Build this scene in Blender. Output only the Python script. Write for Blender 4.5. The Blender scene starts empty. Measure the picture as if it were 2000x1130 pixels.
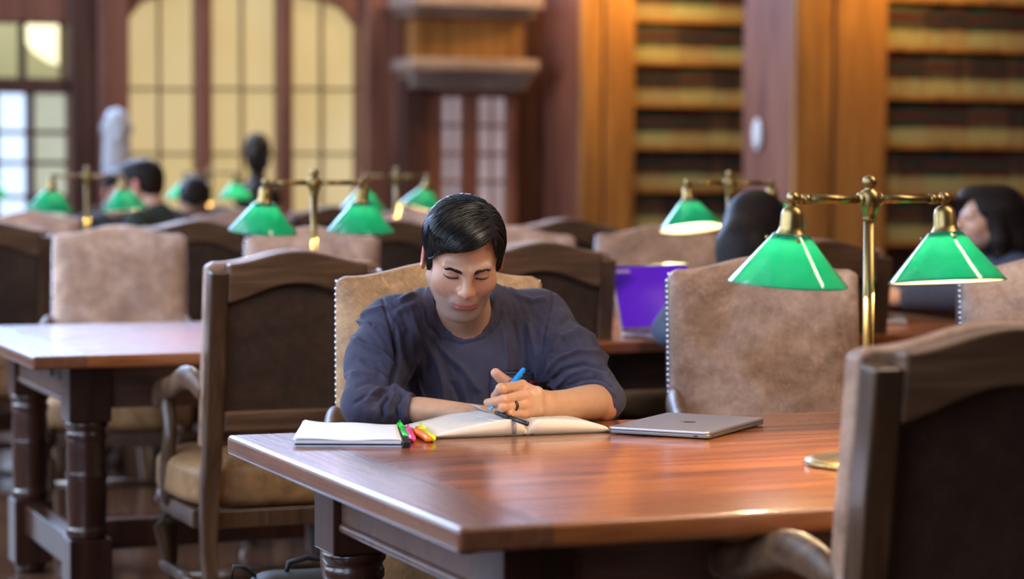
import bpy, math, random
import numpy as np
from math import sin, cos, pi, radians as R
from mathutils import Vector, Matrix, Euler
random.seed(7); np.random.seed(7)
S = bpy.context.scene
COL = S.collection
# ------------------------------------------------------------------ camera
FPX = 4698.0; PITCH = 0.0520; ROLL = 0.0040; CAMH = 1.2856
cam_d = bpy.data.cameras.new('camera'); cam = bpy.data.objects.new('camera', cam_d); COL.objects.link(cam)
cam_d.sensor_width = 36; cam_d.lens = FPX/2000*36
cam_d.clip_end = 100
cam.location = (0, 0, CAMH)
cam.matrix_world = Matrix.Translation((0, 0, CAMH)) @ Matrix.Rotation(pi/2-PITCH, 4, 'X') @ Matrix.Rotation(ROLL, 4, 'Z')
cam_d.dof.use_dof = True; cam_d.dof.focus_distance = 4.84; cam_d.dof.aperture_fstop = 2.55
S.camera = cam
# ------------------------------------------------------------------ view / world
S.view_settings.view_transform = 'Standard'; S.view_settings.look = 'None'
S.view_settings.gamma = 1; S.view_settings.use_curve_mapping = False
S.view_settings.exposure = 0.0
wd = bpy.data.worlds.new('world'); S.world = wd; wd.use_nodes = True
wd.node_tree.nodes['Background'].inputs[0].default_value = (0.55, 0.60, 0.80, 1)
wd.node_tree.nodes['Background'].inputs[1].default_value = 0.02
# ------------------------------------------------------------------ frames of the room: u along the tables, v away from the camera
TH = 0.3812; OX, OY = -0.0756, 3.4376
UX, UY = cos(TH), sin(TH)
TZ = 0.762; TL = 3.26; TW = 1.275; ROWS = 3.279
def W(u, v, z=0.0): return Vector((OX+UX*u-UY*v, OY+UY*u+UX*v, z))
def u_at(px, v):                       # u where the line of sight through column px meets the line v
    k = (px-1000)/FPX
    return (k*(OY+UX*v)-(OX-UY*v))/(UX-k*UY)
def d_at(px, v): return W(u_at(px, v), v).y
_Mi = (Matrix.Rotation(pi/2-PITCH, 3, 'X') @ Matrix.Rotation(ROLL, 3, 'Z'))
def ray(x, y): return _Mi @ Vector(((x-1000)/FPX, -(y-565)/FPX, -1))
def PX(x, y, Y): r = ray(x, y); return Vector((0, 0, CAMH)) + r*(Y/r.y)
def PZ(x, y, z): r = ray(x, y); return Vector((0, 0, CAMH)) + r*((z-CAMH)/r.z)
_Mt = np.array(_Mi.transposed())
def to_px(P):
    q = (np.asarray(P, float)-np.array([0, 0, CAMH])) @ _Mt.T
    return np.stack([1000+FPX*q[:, 0]/-q[:, 2], 565-FPX*q[:, 1]/-q[:, 2]], 1)
def area(name, loc, target, sx, sy, power, color, spread=180):
    l = bpy.data.lights.new(name, 'AREA'); l.shape = 'RECTANGLE'; l.size = sx; l.size_y = sy
    l.energy = power; l.color = color; l.spread = R(spread)
    o = bpy.data.objects.new(name, l); COL.objects.link(o); o.location = loc
    o.rotation_euler = (Vector(target)-Vector(loc)).to_track_quat('-Z', 'Y').to_euler()
    return o
WARM = (1.0, 0.66, 0.36); COOL = (0.62, 0.76, 1.0)
# daylight from the tall windows on the left, front and back, a warm ceiling light, plus an added floor beam and warm key
area('daylight_left', W(-2.9, 4.5, 3.4), W(2, 4.5, 0.8), 11, 3.4, 118, (.70, .80, 1.0))
area('floor_fill_beam', W(-2.8, 6.0, 2.5), W(.5, 5.2, 0), 1.2, 1.2, 32, (.60, .78, 1.0), 55)  # added narrow beam that brightens the floor at left, not a separate window
area('daylight_back', W(.5, 12.9, 4.2), W(0.4, 2, 0.8), 4.2, 2.0, 500, (.38, .60, 1.0))
area('warm_fill_near', W(2.5, -.5, 3.7), W(0.8, 1.2, 0.9), 0.35, 2.4, 110, (1.0, 0.79, 0.60))  # added warm key hanging in mid-air, no fitting; long and thin for narrow reflections
area('ceiling_light_mid', W(2.5, 6, 5.6), W(2.5, 6.2, 0), 5, 4, 75, (1.0, 0.76, 0.55))
# ------------------------------------------------------------------ tagging
def tag(o, label=None, cat=None, group=None, kind=None):
    if label: o['label'] = label
    if cat: o['category'] = cat
    if group: o['group'] = group
    if kind: o['kind'] = kind
    return o
def empty(name, loc=(0, 0, 0), rz=0.0, label=None, cat=None, group=None):
    o = bpy.data.objects.new(name, None); COL.objects.link(o); o.empty_display_size = 0.05
    o.location = loc; o.rotation_euler = (0, 0, rz)
    return tag(o, label, cat, group)
def copy_tree(o, parent=None, drop=None):
    c = o.copy(); COL.objects.link(c); c.parent = parent
    for ch in list(o.children):
        if not (drop and ch.name.startswith(drop)): copy_tree(ch, c)
    return c
# ------------------------------------------------------------------ mesh builder
class MB:
    def __init__(s): s.v = []; s.f = []; s.m = []
    def add(s, vs, fs, mi=0):
        n = len(s.v); s.v += [tuple(map(float, p)) for p in vs]; s.f += [tuple(i+n for i in f) for f in fs]; s.m += [mi]*len(fs); return s
    def box(s, c, size, rz=0.0, mi=0, M=None):
        a, b, d = size[0]/2, size[1]/2, size[2]/2
        vs = [Vector((x*a, y*b, z*d)) for z in (-1, 1) for y in (-1, 1) for x in (-1, 1)]
        m = (M if M else Matrix.Rotation(rz, 3, 'Z')); vs = [m @ p + Vector(c) for p in vs]
        return s.add(vs, [(0, 2, 3, 1), (4, 5, 7, 6), (0, 1, 5, 4), (2, 6, 7, 3), (0, 4, 6, 2), (1, 3, 7, 5)], mi)
    def tube(s, pts, rad, n=8, mi=0, sx=1.0, sy=1.0, up=(0, 0, 1), cap=True):
        pts = [Vector(p) for p in pts]; N = len(pts)
        if not hasattr(rad, '__len__'): rad = [rad]*N
        vs = []; fs = []; up = Vector(up)
        for i, p in enumerate(pts):
            t = (pts[min(i+1, N-1)]-pts[max(i-1, 0)]).normalized()
            a = t.cross(up)
            if a.length < 1e-3: a = t.cross(Vector((1, 0, 0)))
            a.normalize(); b = a.cross(t)
            for k in range(n):
                w = 2*pi*(k+.5)/n; vs.append(p+(a*cos(w)*sx+b*sin(w)*sy)*rad[i])
        for i in range(N-1):
            for k in range(n):
                k2 = (k+1) % n; fs.append((i*n+k, i*n+k2, (i+1)*n+k2, (i+1)*n+k))
        if cap: fs.append(tuple(range(n-1, -1, -1))); fs.append(tuple((N-1)*n+k for k in range(n)))
        return s.add(vs, fs, mi)
    def lathe(s, prof, n=24, c=(0, 0, 0), mi=0, M=None, closed=False, cap=True):
        c = Vector(c); vs = []; fs = []; N = len(prof)
        for r, z in prof:
            for k in range(n):
                w = 2*pi*k/n; p = Vector((r*cos(w), r*sin(w), z)); vs.append((M @ p if M else p)+c)
        for i in range(N if closed else N-1):
            j = (i+1) % N
            for k in range(n):
                k2 = (k+1) % n; fs.append((i*n+k, i*n+k2, j*n+k2, j*n+k))
        if cap and not closed:
            fs.append(tuple(range(n-1, -1, -1))); fs.append(tuple((N-1)*n+k for k in range(n)))
        return s.add(vs, fs, mi)
    def prism(s, out, h0, h1, M=None, mi=0):    # outline in local xy, extruded along local z
        n = len(out); vs = [Vector((x, y, h)) for h in (h0, h1) for x, y in out]
        if M: vs = [M @ p for p in vs]
        fs = [tuple(range(n-1, -1, -1)), tuple(range(n, 2*n))]+[(i, (i+1) % n, n+(i+1) % n, n+i) for i in range(n)]
        return s.add(vs, fs, mi)
    def grid(s, F, nu, nv, mi=0, closeu=False):
        vs = [F(i/(nu-1) if not closeu else i/nu, j/(nv-1)) for j in range(nv) for i in range(nu)]
        fs = []
        for j in range(nv-1):
            for i in range(nu if closeu else nu-1):
                i2 = (i+1) % nu; fs.append((j*nu+i, j*nu+i2, (j+1)*nu+i2, (j+1)*nu+i))
        return s.add(vs, fs, mi)
    def ball(s, c, r, n=12, m=8, mi=0, sc=(1, 1, 1)):
        prof = [(max(r*sin(pi*j/m), 1e-5), -r*cos(pi*j/m)) for j in range(m+1)]
        M = Matrix.Diagonal(sc); return s.lathe(prof, n, c, mi, M, cap=False)
    def build(s, name, mat, parent=None, smooth=False, bevel=0, seg=2, sub=0, label=None, solid=0):
        me = bpy.data.meshes.new(name); me.from_pydata(s.v, [], s.f)
        for m in (mat if isinstance(mat, (list, tuple)) else [mat]): me.materials.append(m)
        if any(s.m): me.polygons.foreach_set('material_index', s.m)
        me.update()
        if smooth: me.polygons.foreach_set('use_smooth', [True]*len(me.polygons))
        o = bpy.data.objects.new(name, me); COL.objects.link(o); o.parent = parent
        if solid: md = o.modifiers.new('s', 'SOLIDIFY'); md.thickness = solid; md.offset = 0
        if bevel:
            md = o.modifiers.new('b', 'BEVEL'); md.width = bevel; md.segments = seg; md.limit_method = 'ANGLE'; md.angle_limit = R(40)
            md.harden_normals = False
            me.polygons.foreach_set('use_smooth', [True]*len(me.polygons))
            md2 = o.modifiers.new('w', 'WEIGHTED_NORMAL'); md2.keep_sharp = True
        if sub: md = o.modifiers.new('u', 'SUBSURF'); md.levels = md.render_levels = sub
        if label: o['label'] = label
        return o
# ------------------------------------------------------------------ materials
def nt(name):
    m = bpy.data.materials.new(name); m.use_nodes = True; t = m.node_tree; return m, t, t.nodes['Principled BSDF']
def N(t, typ, **kw):
    n = t.nodes.new(typ)
    for k, v in kw.items():
        if k.startswith('i_'): n.inputs[k[2:].replace('_', ' ')].default_value = v
        else: setattr(n, k, v)
    return n
def ramp(t, src, stops):
    r = t.nodes.new('ShaderNodeValToRGB'); e = r.color_ramp.elements
    while len(e) < len(stops): e.new(0.5)
    for i, (p, c) in enumerate(stops): e[i].position = p; e[i].color = (*c, 1) if len(c) == 3 else c
    t.links.new(src, r.inputs[0]); return r.outputs[0]
def plain(name, col, rough=0.5, metal=0.0, spec=0.5, coat=0.0, emit=None, es=0.0, sub=0.0, sheen=0.0):
    m, t, b = nt(name); b.inputs['Base Color'].default_value = (*col, 1); b.inputs['Roughness'].default_value = rough
    b.inputs['Metallic'].default_value = metal; b.inputs['Specular IOR Level'].default_value = spec
    b.inputs['Coat Weight'].default_value = coat; b.inputs['Sheen Weight'].default_value = sheen
    if emit: b.inputs['Emission Color'].default_value = (*emit, 1); b.inputs['Emission Strength'].default_value = es
    if sub: b.inputs['Subsurface Weight'].default_value = sub; b.inputs['Subsurface Radius'].default_value = (.01, .004, .002)
    return m
def coords(t, scale=(1, 1, 1), rot=(0, 0, 0)):
    tc = N(t, 'ShaderNodeTexCoord'); mp = N(t, 'ShaderNodeMapping'); mp.inputs['Scale'].default_value = scale; mp.inputs['Rotation'].default_value = rot
    t.links.new(tc.outputs['Object'], mp.inputs[0]); return mp.outputs[0]
def noise(t, vec, scale, detail=5, rough=0.55, dist=0.0):
    n = N(t, 'ShaderNodeTexNoise'); n.inputs['Scale'].default_value = scale; n.inputs['Detail'].default_value = detail
    n.inputs['Roughness'].default_value = rough; n.inputs['Distortion'].default_value = dist; t.links.new(vec, n.inputs['Vector']); return n.outputs['Fac']
def bump(t, b, h, strength, dist=0.002):
    n = N(t, 'ShaderNodeBump'); n.inputs['Strength'].default_value = strength; n.inputs['Distance'].default_value = dist
    t.links.new(h, n.inputs['Height']); t.links.new(n.outputs[0], b.inputs['Normal']); return n
def mixc(t, f, a, b, mode='MIX'):
    n = N(t, 'ShaderNodeMix', data_type='RGBA', blend_type=mode)
    for s, v in ((n.inputs[0], f), (n.inputs[6], a), (n.inputs[7], b)):
        if hasattr(v, 'links'): t.links.new(v, s)
        else: s.default_value = v if isinstance(v, float) else (*v, 1)
    return n.outputs[2]
def wood(name, dark, mid, light, axis='x', rough=0.35, sc=1.0, coat=0.0, bmp=0.15, gr=0.0):
    m, t, b = nt(name)
    s = {'x': (0.9, 9, 9), 'y': (9, 0.9, 9), 'z': (9, 9, 0.9)}[axis]; v = coords(t, tuple(q*sc for q in s))
    n1 = noise(t, v, 1.3, 8, 0.62, 1.2); v2 = coords(t, tuple(q*sc*(7 if q > 1 else 1.2) for q in s)); n2 = noise(t, v2, 2.0, 3, 0.5)
    c = ramp(t, n1, [(0.28, dark), (0.5, mid), (0.74, light)])
    g = ramp(t, n2, [(0.35, (.55, .55, .55)), (0.6, (1, 1, 1))])
    t.links.new(mixc(t, 0.55, c, g, 'MULTIPLY'), b.inputs['Base Color'])
    b.inputs['Roughness'].default_value = rough; b.inputs['Coat Weight'].default_value = coat; b.inputs['Coat Roughness'].default_value = 0.12
    if gr:
        rr = ramp(t, n2, [(0.3, (rough+gr,)*3), (0.65, (rough,)*3)]); t.links.new(rr, b.inputs['Roughness'])
    bump(t, b, n2, bmp, 0.001); return m
def leather(name, dark, mid, light, rough=0.42, pale=(.5, .42, .38), ps=0.5):
    m, t, b = nt(name); v = coords(t)
    oi = N(t, 'ShaderNodeObjectInfo'); va = N(t, 'ShaderNodeVectorMath', operation='SCALE'); va.inputs['Scale'].default_value = 7.0
    cmb = N(t, 'ShaderNodeCombineXYZ'); t.links.new(oi.outputs['Random'], cmb.inputs[0]); t.links.new(oi.outputs['Random'], cmb.inputs[2])
    t.links.new(cmb.outputs[0], va.inputs[0]); ad = N(t, 'ShaderNodeVectorMath', operation='ADD'); t.links.new(v, ad.inputs[0]); t.links.new(va.outputs[0], ad.inputs[1]); v = ad.outputs[0]
    n1 = noise(t, v, 5.5, 8, 0.68, 0.8); c = ramp(t, n1, [(0.3, dark), (0.5, mid), (0.68, light)])
    n2 = noise(t, v, 3.0, 6, 0.6, 0.3); f = ramp(t, n2, [(0.48, (0, 0, 0)), (0.70, (ps,)*3)])
    c = mixc(t, f, c, pale)
    n5 = noise(t, v, 26, 6, .7, .4); c = mixc(t, .8, c, ramp(t, n5, [(0.32, (.62, .58, .56)), (.6, (1.12, 1.10, 1.08))]), 'MULTIPLY')
    n3 = noise(t, v, 9, 2, 0.5, 6.0); f3 = ramp(t, n3, [(0.490, (0, 0, 0)), (0.5, (.6, .6, .6)), (0.510, (0, 0, 0))])
    c = mixc(t, f3, c, tuple(min(1, q*1.5) for q in light)); t.links.new(c, b.inputs['Base Color'])
    n4 = noise(t, v, 160, 3, 0.6); t.links.new(ramp(t, n1, [(0.3, (rough+.12,)*3), (0.7, (rough,)*3)]), b.inputs['Roughness'])
    bump(t, b, n4, 0.25, 0.001); return m
def emis(name, col, s, var=None, vs=1.0):
    m, t, b = nt(name); b.inputs['Base Color'].default_value = (*[c*.5 for c in col], 1); b.inputs['Roughness'].default_value = .3
    b.inputs['Emission Color'].default_value = (*col, 1); b.inputs['Emission Strength'].default_value = s
    if var:
        v = coords(t); n = noise(t, v, vs, 3, 0.5, 0.4); t.links.new(ramp(t, n, [(0.35, col), (0.65, var)]), b.inputs['Emission Color'])
    return m
M = {}
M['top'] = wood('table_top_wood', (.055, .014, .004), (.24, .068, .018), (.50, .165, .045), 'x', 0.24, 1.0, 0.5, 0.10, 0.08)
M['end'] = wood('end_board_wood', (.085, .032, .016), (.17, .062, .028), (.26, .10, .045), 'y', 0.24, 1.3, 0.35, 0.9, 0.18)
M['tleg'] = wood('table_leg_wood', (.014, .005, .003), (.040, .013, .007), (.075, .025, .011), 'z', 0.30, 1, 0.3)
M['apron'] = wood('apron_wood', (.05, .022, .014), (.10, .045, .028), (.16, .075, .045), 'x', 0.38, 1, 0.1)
M['chair'] = wood('chair_wood', (.030, .014, .007), (.080, .038, .018), (.15, .080, .040), 'z', 0.34, 1.4, 0.25)
M['chair_rail'] = wood('chair_rail_wood', (.05, .022, .010), (.14, .070, .034), (.24, .13, .068), 'x', 0.48, 1.4, 0.04)
M['tan'] = leather('honey_leather', (.22, .105, .038), (.40, .21, .080), (.54, .32, .145), 0.38, (.45, .28, .15), .3)
M['brown'] = leather('worn_brown_leather', (.17, .085, .050), (.31, .175, .108), (.47, .29, .195), 0.40, (.66, .51, .45), .7)
M['back'] = leather('dark_panel_leather', (.024, .012, .007), (.044, .022, .012), (.065, .034, .019), 0.45, (.07, .05, .045), .3)
M['seat'] = leather('seat_leather', (.14, .068, .026), (.25, .13, .050), (.36, .20, .085), 0.42, (.38, .24, .13), .3)
M['nail'] = plain('nail_steel', (.62, .66, .75), 0.16, 1.0)
M['nailbrass'] = plain('nail_brass', (.40, .30, .20), 0.25, 1.0)
def brass():
    m, t, b = nt('aged_brass'); b.inputs['Metallic'].default_value = 1; v = coords(t, (60, 60, 3)); n = noise(t, v, 3, 4)
    t.links.new(ramp(t, n, [(0.3, (.21, .145, .05)), (0.7, (.38, .27, .11))]), b.inputs['Base Color'])
    t.links.new(ramp(t, n, [(0.3, (.42,)*3), (0.7, (.30,)*3)]), b.inputs['Roughness']); return m
M['brass'] = brass()
def shade_glass(name, outer):
    m = bpy.data.materials.new(name); m.use_nodes = True; t = m.node_tree; t.nodes.clear(); out = N(t, 'ShaderNodeOutputMaterial')
    v = coords(t); n = noise(t, v, 14, 4, .6, .5)
    if outer: c1, c2 = (.006, .52, .36), (.035, .68, .50)
    else: c1, c2 = (.88, .82, .62), (.92, .87, .70)
    col = ramp(t, n, [(0.3, c1), (0.75, c2)])
    d = N(t, 'ShaderNodeBsdfDiffuse'); tr = N(t, 'ShaderNodeBsdfTranslucent'); g = N(t, 'ShaderNodeBsdfGlossy'); g.inputs['Roughness'].default_value = 0.06
    t.links.new(col, d.inputs[0]); t.links.new(col, tr.inputs[0])
    mx = N(t, 'ShaderNodeMixShader'); mx.inputs[0].default_value = 0.88 if outer else 0.72
    t.links.new(d.outputs[0], mx.inputs[1]); t.links.new(tr.outputs[0], mx.inputs[2])
    fr = N(t, 'ShaderNodeFresnel'); fr.inputs['IOR'].default_value = 1.5
    m2 = N(t, 'ShaderNodeMixShader'); t.links.new(fr.outputs[0], m2.inputs[0]); t.links.new(mx.outputs[0], m2.inputs[1]); t.links.new(g.outputs[0], m2.inputs[2])
    t.links.new(m2.outputs[0], out.inputs[0]); return m
M['green'] = shade_glass('green_cased_glass', True); M['milk'] = shade_glass('cream_lining_glass', False)
M['bulb'] = emis('warm_bulb', (1.0, .78, .48), 30)
M['paper'] = plain('white_paper', (.66, .67, .71), 0.6); M['page'] = plain('cream_page', (.80, .72, .60), 0.65)
M['black'] = plain('black_plastic', (.012, .012, .014), 0.3); M['cover'] = plain('black_bookcloth', (.018, .018, .022), 0.45)
M['alu'] = plain('space_grey_aluminium', (.50, .49, .53), 0.34, 0.9); M['logo'] = plain('dark_mirror_logo', (.05, .05, .055), 0.15, 0.9)
M['blue'] = plain('blue_plastic', (.004, .25, .80), 0.25, coat=.4)
# ------------------------------------------------------------------ setting materials
M['wallwood'] = wood('wall_oak', (.12, .042, .026), (.24, .090, .055), (.34, .14, .088), 'z', 0.45, .5)
M['walldark'] = wood('dark_oak', (.045, .018, .012), (.085, .032, .020), (.13, .052, .034), 'z', 0.45, .5)
M['pier'] = wood('pier_oak', (.20, .080, .020), (.42, .180, .040), (.58, .28, .065), 'z', 0.42, .5)
def floor_mat():
    m, t, b = nt('floor_parquet'); v = coords(t, (1, 1, 1))
    br = N(t, 'ShaderNodeTexBrick'); t.links.new(v, br.inputs['Vector']); br.inputs['Scale'].default_value = 1.0
    br.inputs['Brick Width'].default_value = .9; br.inputs['Row Height'].default_value = .11; br.inputs['Mortar Size'].default_value = .002
    br.inputs['Color1'].default_value = (.11, .050, .028, 1); br.inputs['Color2'].default_value = (.075, .034, .020, 1); br.inputs['Mortar'].default_value = (.02, .01, .008, 1)
    v2 = coords(t, (1.5, 20, 1)); n = noise(t, v2, 3, 5); t.links.new(mixc(t, .5, br.outputs[0], ramp(t, n, [(0.3, (.6,)*3), (.7, (1.2,)*3)]), 'MULTIPLY'), b.inputs['Base Color'])
    t.links.new(ramp(t, n, [(0.3, (.16,)*3), (.7, (.10,)*3)]), b.inputs['Roughness']); b.inputs['Coat Weight'].default_value = .5; b.inputs['Coat Roughness'].default_value = .08; return m
M['floor'] = floor_mat()
M['ceil'] = plain('ceiling_plaster', (.30, .24, .19), .8)
M['pane_cream'] = emis('cream_lit_pane', (.66, .50, .23), .82, (.70, .57, .32), 1.2)
M['pane_day'] = emis('daylit_pane', (.60, .76, 1.0), 1.5)
M['pane_green'] = emis('curtained_pane', (.50, .54, .42), .85, (.60, .62, .5), 2)
M['sky_pane'] = emis('sky_pane', (.56, .56, 1.0), 2.6)
M['sky_bright'] = emis('bright_sky_pane', (.34, .58, 1.0), 8.5)
M['sky_high'] = emis('high_sky_pane', (.60, .72, 1.0), 14.0)
M['muntin'] = wood('muntin_oak', (.20, .12, .06), (.30, .19, .10), (.38, .26, .14), 'z', .5)
M['sky_pane_left'] = emis('sky_pane_left', (.60, .76, 1.0), 9)
M['beyond'] = plain('hall_plaster', (.42, .34, .12), .8)
M['globe'] = emis('globe_glass', (1.0, .90, .55), 1.7)
M['pane_grey'] = emis('grey_lit_pane', (.50, .42, .46), .62, (.36, .26, .26), 3)
M['cornice'] = wood('cornice_oak', (.22, .15, .11), (.36, .25, .19), (.50, .38, .30), 'x', .35, .5)
M['fit'] = plain('white_enamel', (.75, .74, .72), .4)
M['bronze'] = plain('dark_bronze', (.035, .028, .024), .35, .6); M['stone'] = plain('grey_stone', (.48, .48, .50), .6)
M['bluepaper'] = plain('blue_white_paper', (.62, .66, .80), .55)

M['alu_dark'] = plain('shaded_aluminium', (.16, .15, .15), .42, .8)  # laptop base copy, the table's dark reflection put into its colour
# ================================================================== THE SETTING
def struct(o): o['kind'] = 'structure'; return o
struct(MB().box(W(1.5, 3.5, -.05), (18, 24, .1), TH).build('floor', M['floor']))
struct(MB().box(W(1.5, 3.5, 6.55), (18, 24, .1), TH).build('ceiling', M['ceil']))
BV = 13.29
def ub(px): return u_at(px, BV)
def zb(px, py, v=BV): return PX(px, py, d_at(px, v)).z
def wbox(mb, u0, u1, v0, v1, z0, z1, mi=0): return mb.box(W((u0+u1)/2, (v0+v1)/2, (z0+z1)/2), (u1-u0, v1-v0, z1-z0), TH, mi)
wb = MB()
uL, uR = -3.6, ub(775); CL = zb(475, -22)+.10
# wall around the three-light window and the glazed doors, with real openings
z_sill = .75; zt_spring = zb(250, 42); zt_crown = zb(475, -22)
wu0, wu1 = ub(248), ub(702)
wbox(wb, ub(135), wu0, BV, BV+.35, 0, CL); wbox(wb, wu1, uR, BV, BV+.35, 0, CL)
wbox(wb, wu0, wu1, BV, BV+.35, 0, z_sill)
d0u = ub(-60)
wbox(wb, uL, d0u, BV, BV+.35, 0, CL)
out = [(wu0, zt_spring)]
for k in range(1, 16):
    a = k/16; out.append((wu0+(wu1-wu0)*a, zt_spring+(zt_crown-zt_spring)*math.sqrt(max(0, 1-(2*a-1)**2))**.9))
out += [(wu1, zt_spring), (wu1, CL), (wu0, CL)]
Mw = Matrix.Translation(W(0, BV, 0)) @ Matrix.Rotation(TH, 4, 'Z') @ Matrix.Rotation(pi/2, 4, 'X')
wb.prism([(x, z) for x, z in out], -.35, 0, Mw)
wbox(wb, d0u, ub(135), BV, BV+.35, zb(60, 42), CL)
wbox(wb, uL, 9.5, BV, BV+.35, 5.45, 6.5); wbox(wb, uL, -1.6, BV, BV+.35, CL, 5.45); wbox(wb, 5.5, 9.5, BV, BV+.35, CL, 5.45)
wbox(wb, uR, 9.5, BV+.2, BV+.35, 0, CL)
struct(wb.build('wall_back', M['wallwood'], bevel=.01))
# pilaster and dark post left of the window
struct(wbox(MB(), ub(137), ub(183), BV-.06, BV-.001, 0, 2.95).build('trim_1', M['walldark'], bevel=.01))
struct(wbox(wbox(MB(), ub(187), ub(246), BV-.13, BV-.001, 0, 2.95), ub(183), ub(250), BV-.16, BV-.001, 0, .25).build('trim_2', M['wallwood'], bevel=.015))
struct(wbox(wbox(MB(), ub(706), ub(764), BV-.14, BV-.001, 0, 2.95), ub(703), ub(768), BV-.17, BV-.001, 0, .25).build('trim_3', M['wallwood'], bevel=.015))
# window_1: three lights
wn = struct(empty('window_1', W((wu0+wu1)/2, BV+.1, z_sill))); wi = wn.matrix_basis.inverted()
def under(o, par): o.parent = par; o.matrix_parent_inverse = Matrix.Translation(-par.location) if par.rotation_euler.z == 0 else par.matrix_basis.inverted(); return o
lights_px = [(252, 385), (415, 545), (572, 700)]
for a, b in lights_px:
    under(wbox(MB(), ub(a), ub(b), BV+.14, BV+.16, z_sill, zt_crown+.02).build('window_pane', M['pane_cream']), wn)
for a, b in ((385, 415), (545, 572)):
    under(wbox(MB(), ub(a), ub(b), BV-.02, BV+.2, z_sill, zt_crown+.03).build('mullion', M['wallwood'], bevel=.02), wn)
for a, b in lights_px:
    mb = MB(); c = (a+b)/2; wbox(mb, ub(c-2.5), ub(c+2.5), BV+.09, BV+.135, z_sill, zt_crown)
    for py in (173, 300, 425): z = zb(c, py); wbox(mb, ub(a), ub(b), BV+.09, BV+.135, z-.010, z+.010)
    under(mb.build('muntin', M['muntin']), wn)
under(wbox(MB(), wu0-.05, wu1+.05, BV-.08, BV+.1, z_sill-.06, z_sill).build('window_sill', M['wallwood'], bevel=.01), wn)
# clerestory: high row of windows over the panelling
cw = struct(empty('window_2', W(1.95, BV+.1, CL)))
cus = [-1.6+i*7.1/7 for i in range(8)]
for i in range(7):
    under(wbox(MB(), cus[i], cus[i+1], BV+.14, BV+.16, CL, 3.9).build('window_pane', M['sky_bright' if i < 3 else 'sky_pane']), cw)
    under(wbox(MB(), cus[i], cus[i+1], BV+.14, BV+.16, 3.9, 5.45).build('window_pane', M['sky_high']), cw)
    under(wbox(MB(), cus[i]-.06, cus[i]+.06, BV, BV+.2, CL, 5.45).build('mullion', M['wallwood']), cw)
mb = MB()
for z in (3.9, 4.7): wbox(mb, -1.6, 5.5, BV+.08, BV+.135, z-.03, z+.03)
under(mb.build('muntin', M['wallwood']), cw)
# door_1: glazed doors and transom at far left; door_2: glazed doors under the cornice
zt0, zt1 = zb(60, 152), zb(60, 48); zl = zb(60, 182)
dr = struct(empty('door_1', W((d0u+ub(135))/2, BV+.1, 0)))
def P(par, name, u0, u1, v0, v1, z0, z1, m, **k): return under(wbox(MB(), u0, u1, v0, v1, z0, z1).build(name, M[m], **k), par)
P(dr, 'transom_bar', d0u, ub(135), BV-.02, BV+.2, zl, zt0, 'walldark', bevel=.01)
P(dr, 'mullion', ub(44), ub(53), BV, BV+.15, zt0, zt1+.03, 'walldark')
P(dr, 'door_stile', ub(56), ub(69), BV, BV+.18, 0, zl, 'walldark', bevel=.01)
P(dr, 'door_stile', ub(-60), ub(-1), BV, BV+.18, 0, zl, 'walldark', bevel=.01)
P(dr, 'door_pane', ub(-1), ub(56), BV+.14, BV+.15, .8, zl, 'pane_day'); P(dr, 'door_pane', ub(69), ub(135), BV+.14, BV+.15, .8, zl, 'pane_green')
P(dr, 'kick_panel', ub(-1), ub(135), BV+.05, BV+.15, 0, .8, 'walldark', bevel=.01)
mb = MB()
for py in (258, 318, 385): z = zb(60, py); wbox(mb, ub(-1), ub(135), BV+.09, BV+.135, z-.014, z+.014)
under(mb.build('muntin', M['walldark']), dr)
wl = struct(empty('window_8', W(-1.6, BV, .5)))  # bright panes added out of view on the solid wall, for their reflections
for k in range(3): P(wl, 'window_pane', -2.8+k*1.0, -1.86+k*1.0, BV-.012, BV-.004, .45, 2.3, 'pane_day')
mb = MB()
for z in (1.0, 1.6): wbox(mb, -2.8, .14, BV-.03, BV-.013, z-.015, z+.015)
under(mb.build('muntin', M['walldark']), wl)
# the lit hall seen through the transom
struct(MB().box(W(ub(40), BV+2.6, 2.2), (5, .1, 4.4), TH).build('wall_hall', M['beyond']))
gl = PX(118, 48, d_at(118, BV+1.3))
prof = [(0.001, -.30), (.10, -.27), (.20, -.20), (.29, -.08), (.33, .04), (.30, .12), (.02, .14)]
pd = empty('pendant_lamp', gl, 0, 'glowing cream bowl pendant seen through the transom above the far left doors', 'lamp')
b1 = MB().lathe(prof, 28, cap=False).build('lamp_shade', M['globe'], smooth=True); b1.parent = pd
b2 = MB().tube([(0, 0, .1), (0, 0, 1.6)], .012).build('stem', M['brass']); b2.parent = pd
# door_2 portal with two cornices
PV = 12.93
def up_(px): return u_at(px, PV)
def zp(px, py): return PX(px, py, d_at(px, PV)).z
pu0, pu1 = up_(783), up_(1022)
wbk = struct(wbox(MB(), pu0, pu1, PV+.12, PV+.2, 0, 2.9).build('wall_portal', M['wallwood']))
d2 = struct(empty('door_2', W((pu0+pu1)/2, PV, 0)))
zc1, zc0 = zp(900, 118), zp(900, 150)
for a, b in ((868, 903), (938, 990)):
    P(d2, 'door_pane', up_(a), up_(b), PV+.07, PV+.08, .55, zp(900, 190), 'pane_grey')
    mb = MB(); c = (a+b)/2
    for py in (245, 300, 355): z = zp(900, py); wbox(mb, up_(a), up_(b), PV+.04, PV+.068, z-.012, z+.012)
    wbox(mb, up_(c-2), up_(c+2), PV+.04, PV+.068, .55, zp(900, 190)); under(mb.build('muntin', M['wallwood']), d2)
for a, b in ((832, 868), (903, 938), (990, 1012)):
    P(d2, 'door_stile', up_(a), up_(b), PV+.03, PV+.119, 0, zp(900, 178), 'wallwood', bevel=.01)
P(d2, 'door_head', up_(832), up_(1012), PV+.03, PV+.119, zp(900, 190), zp(900, 165), 'wallwood', bevel=.01)
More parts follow.
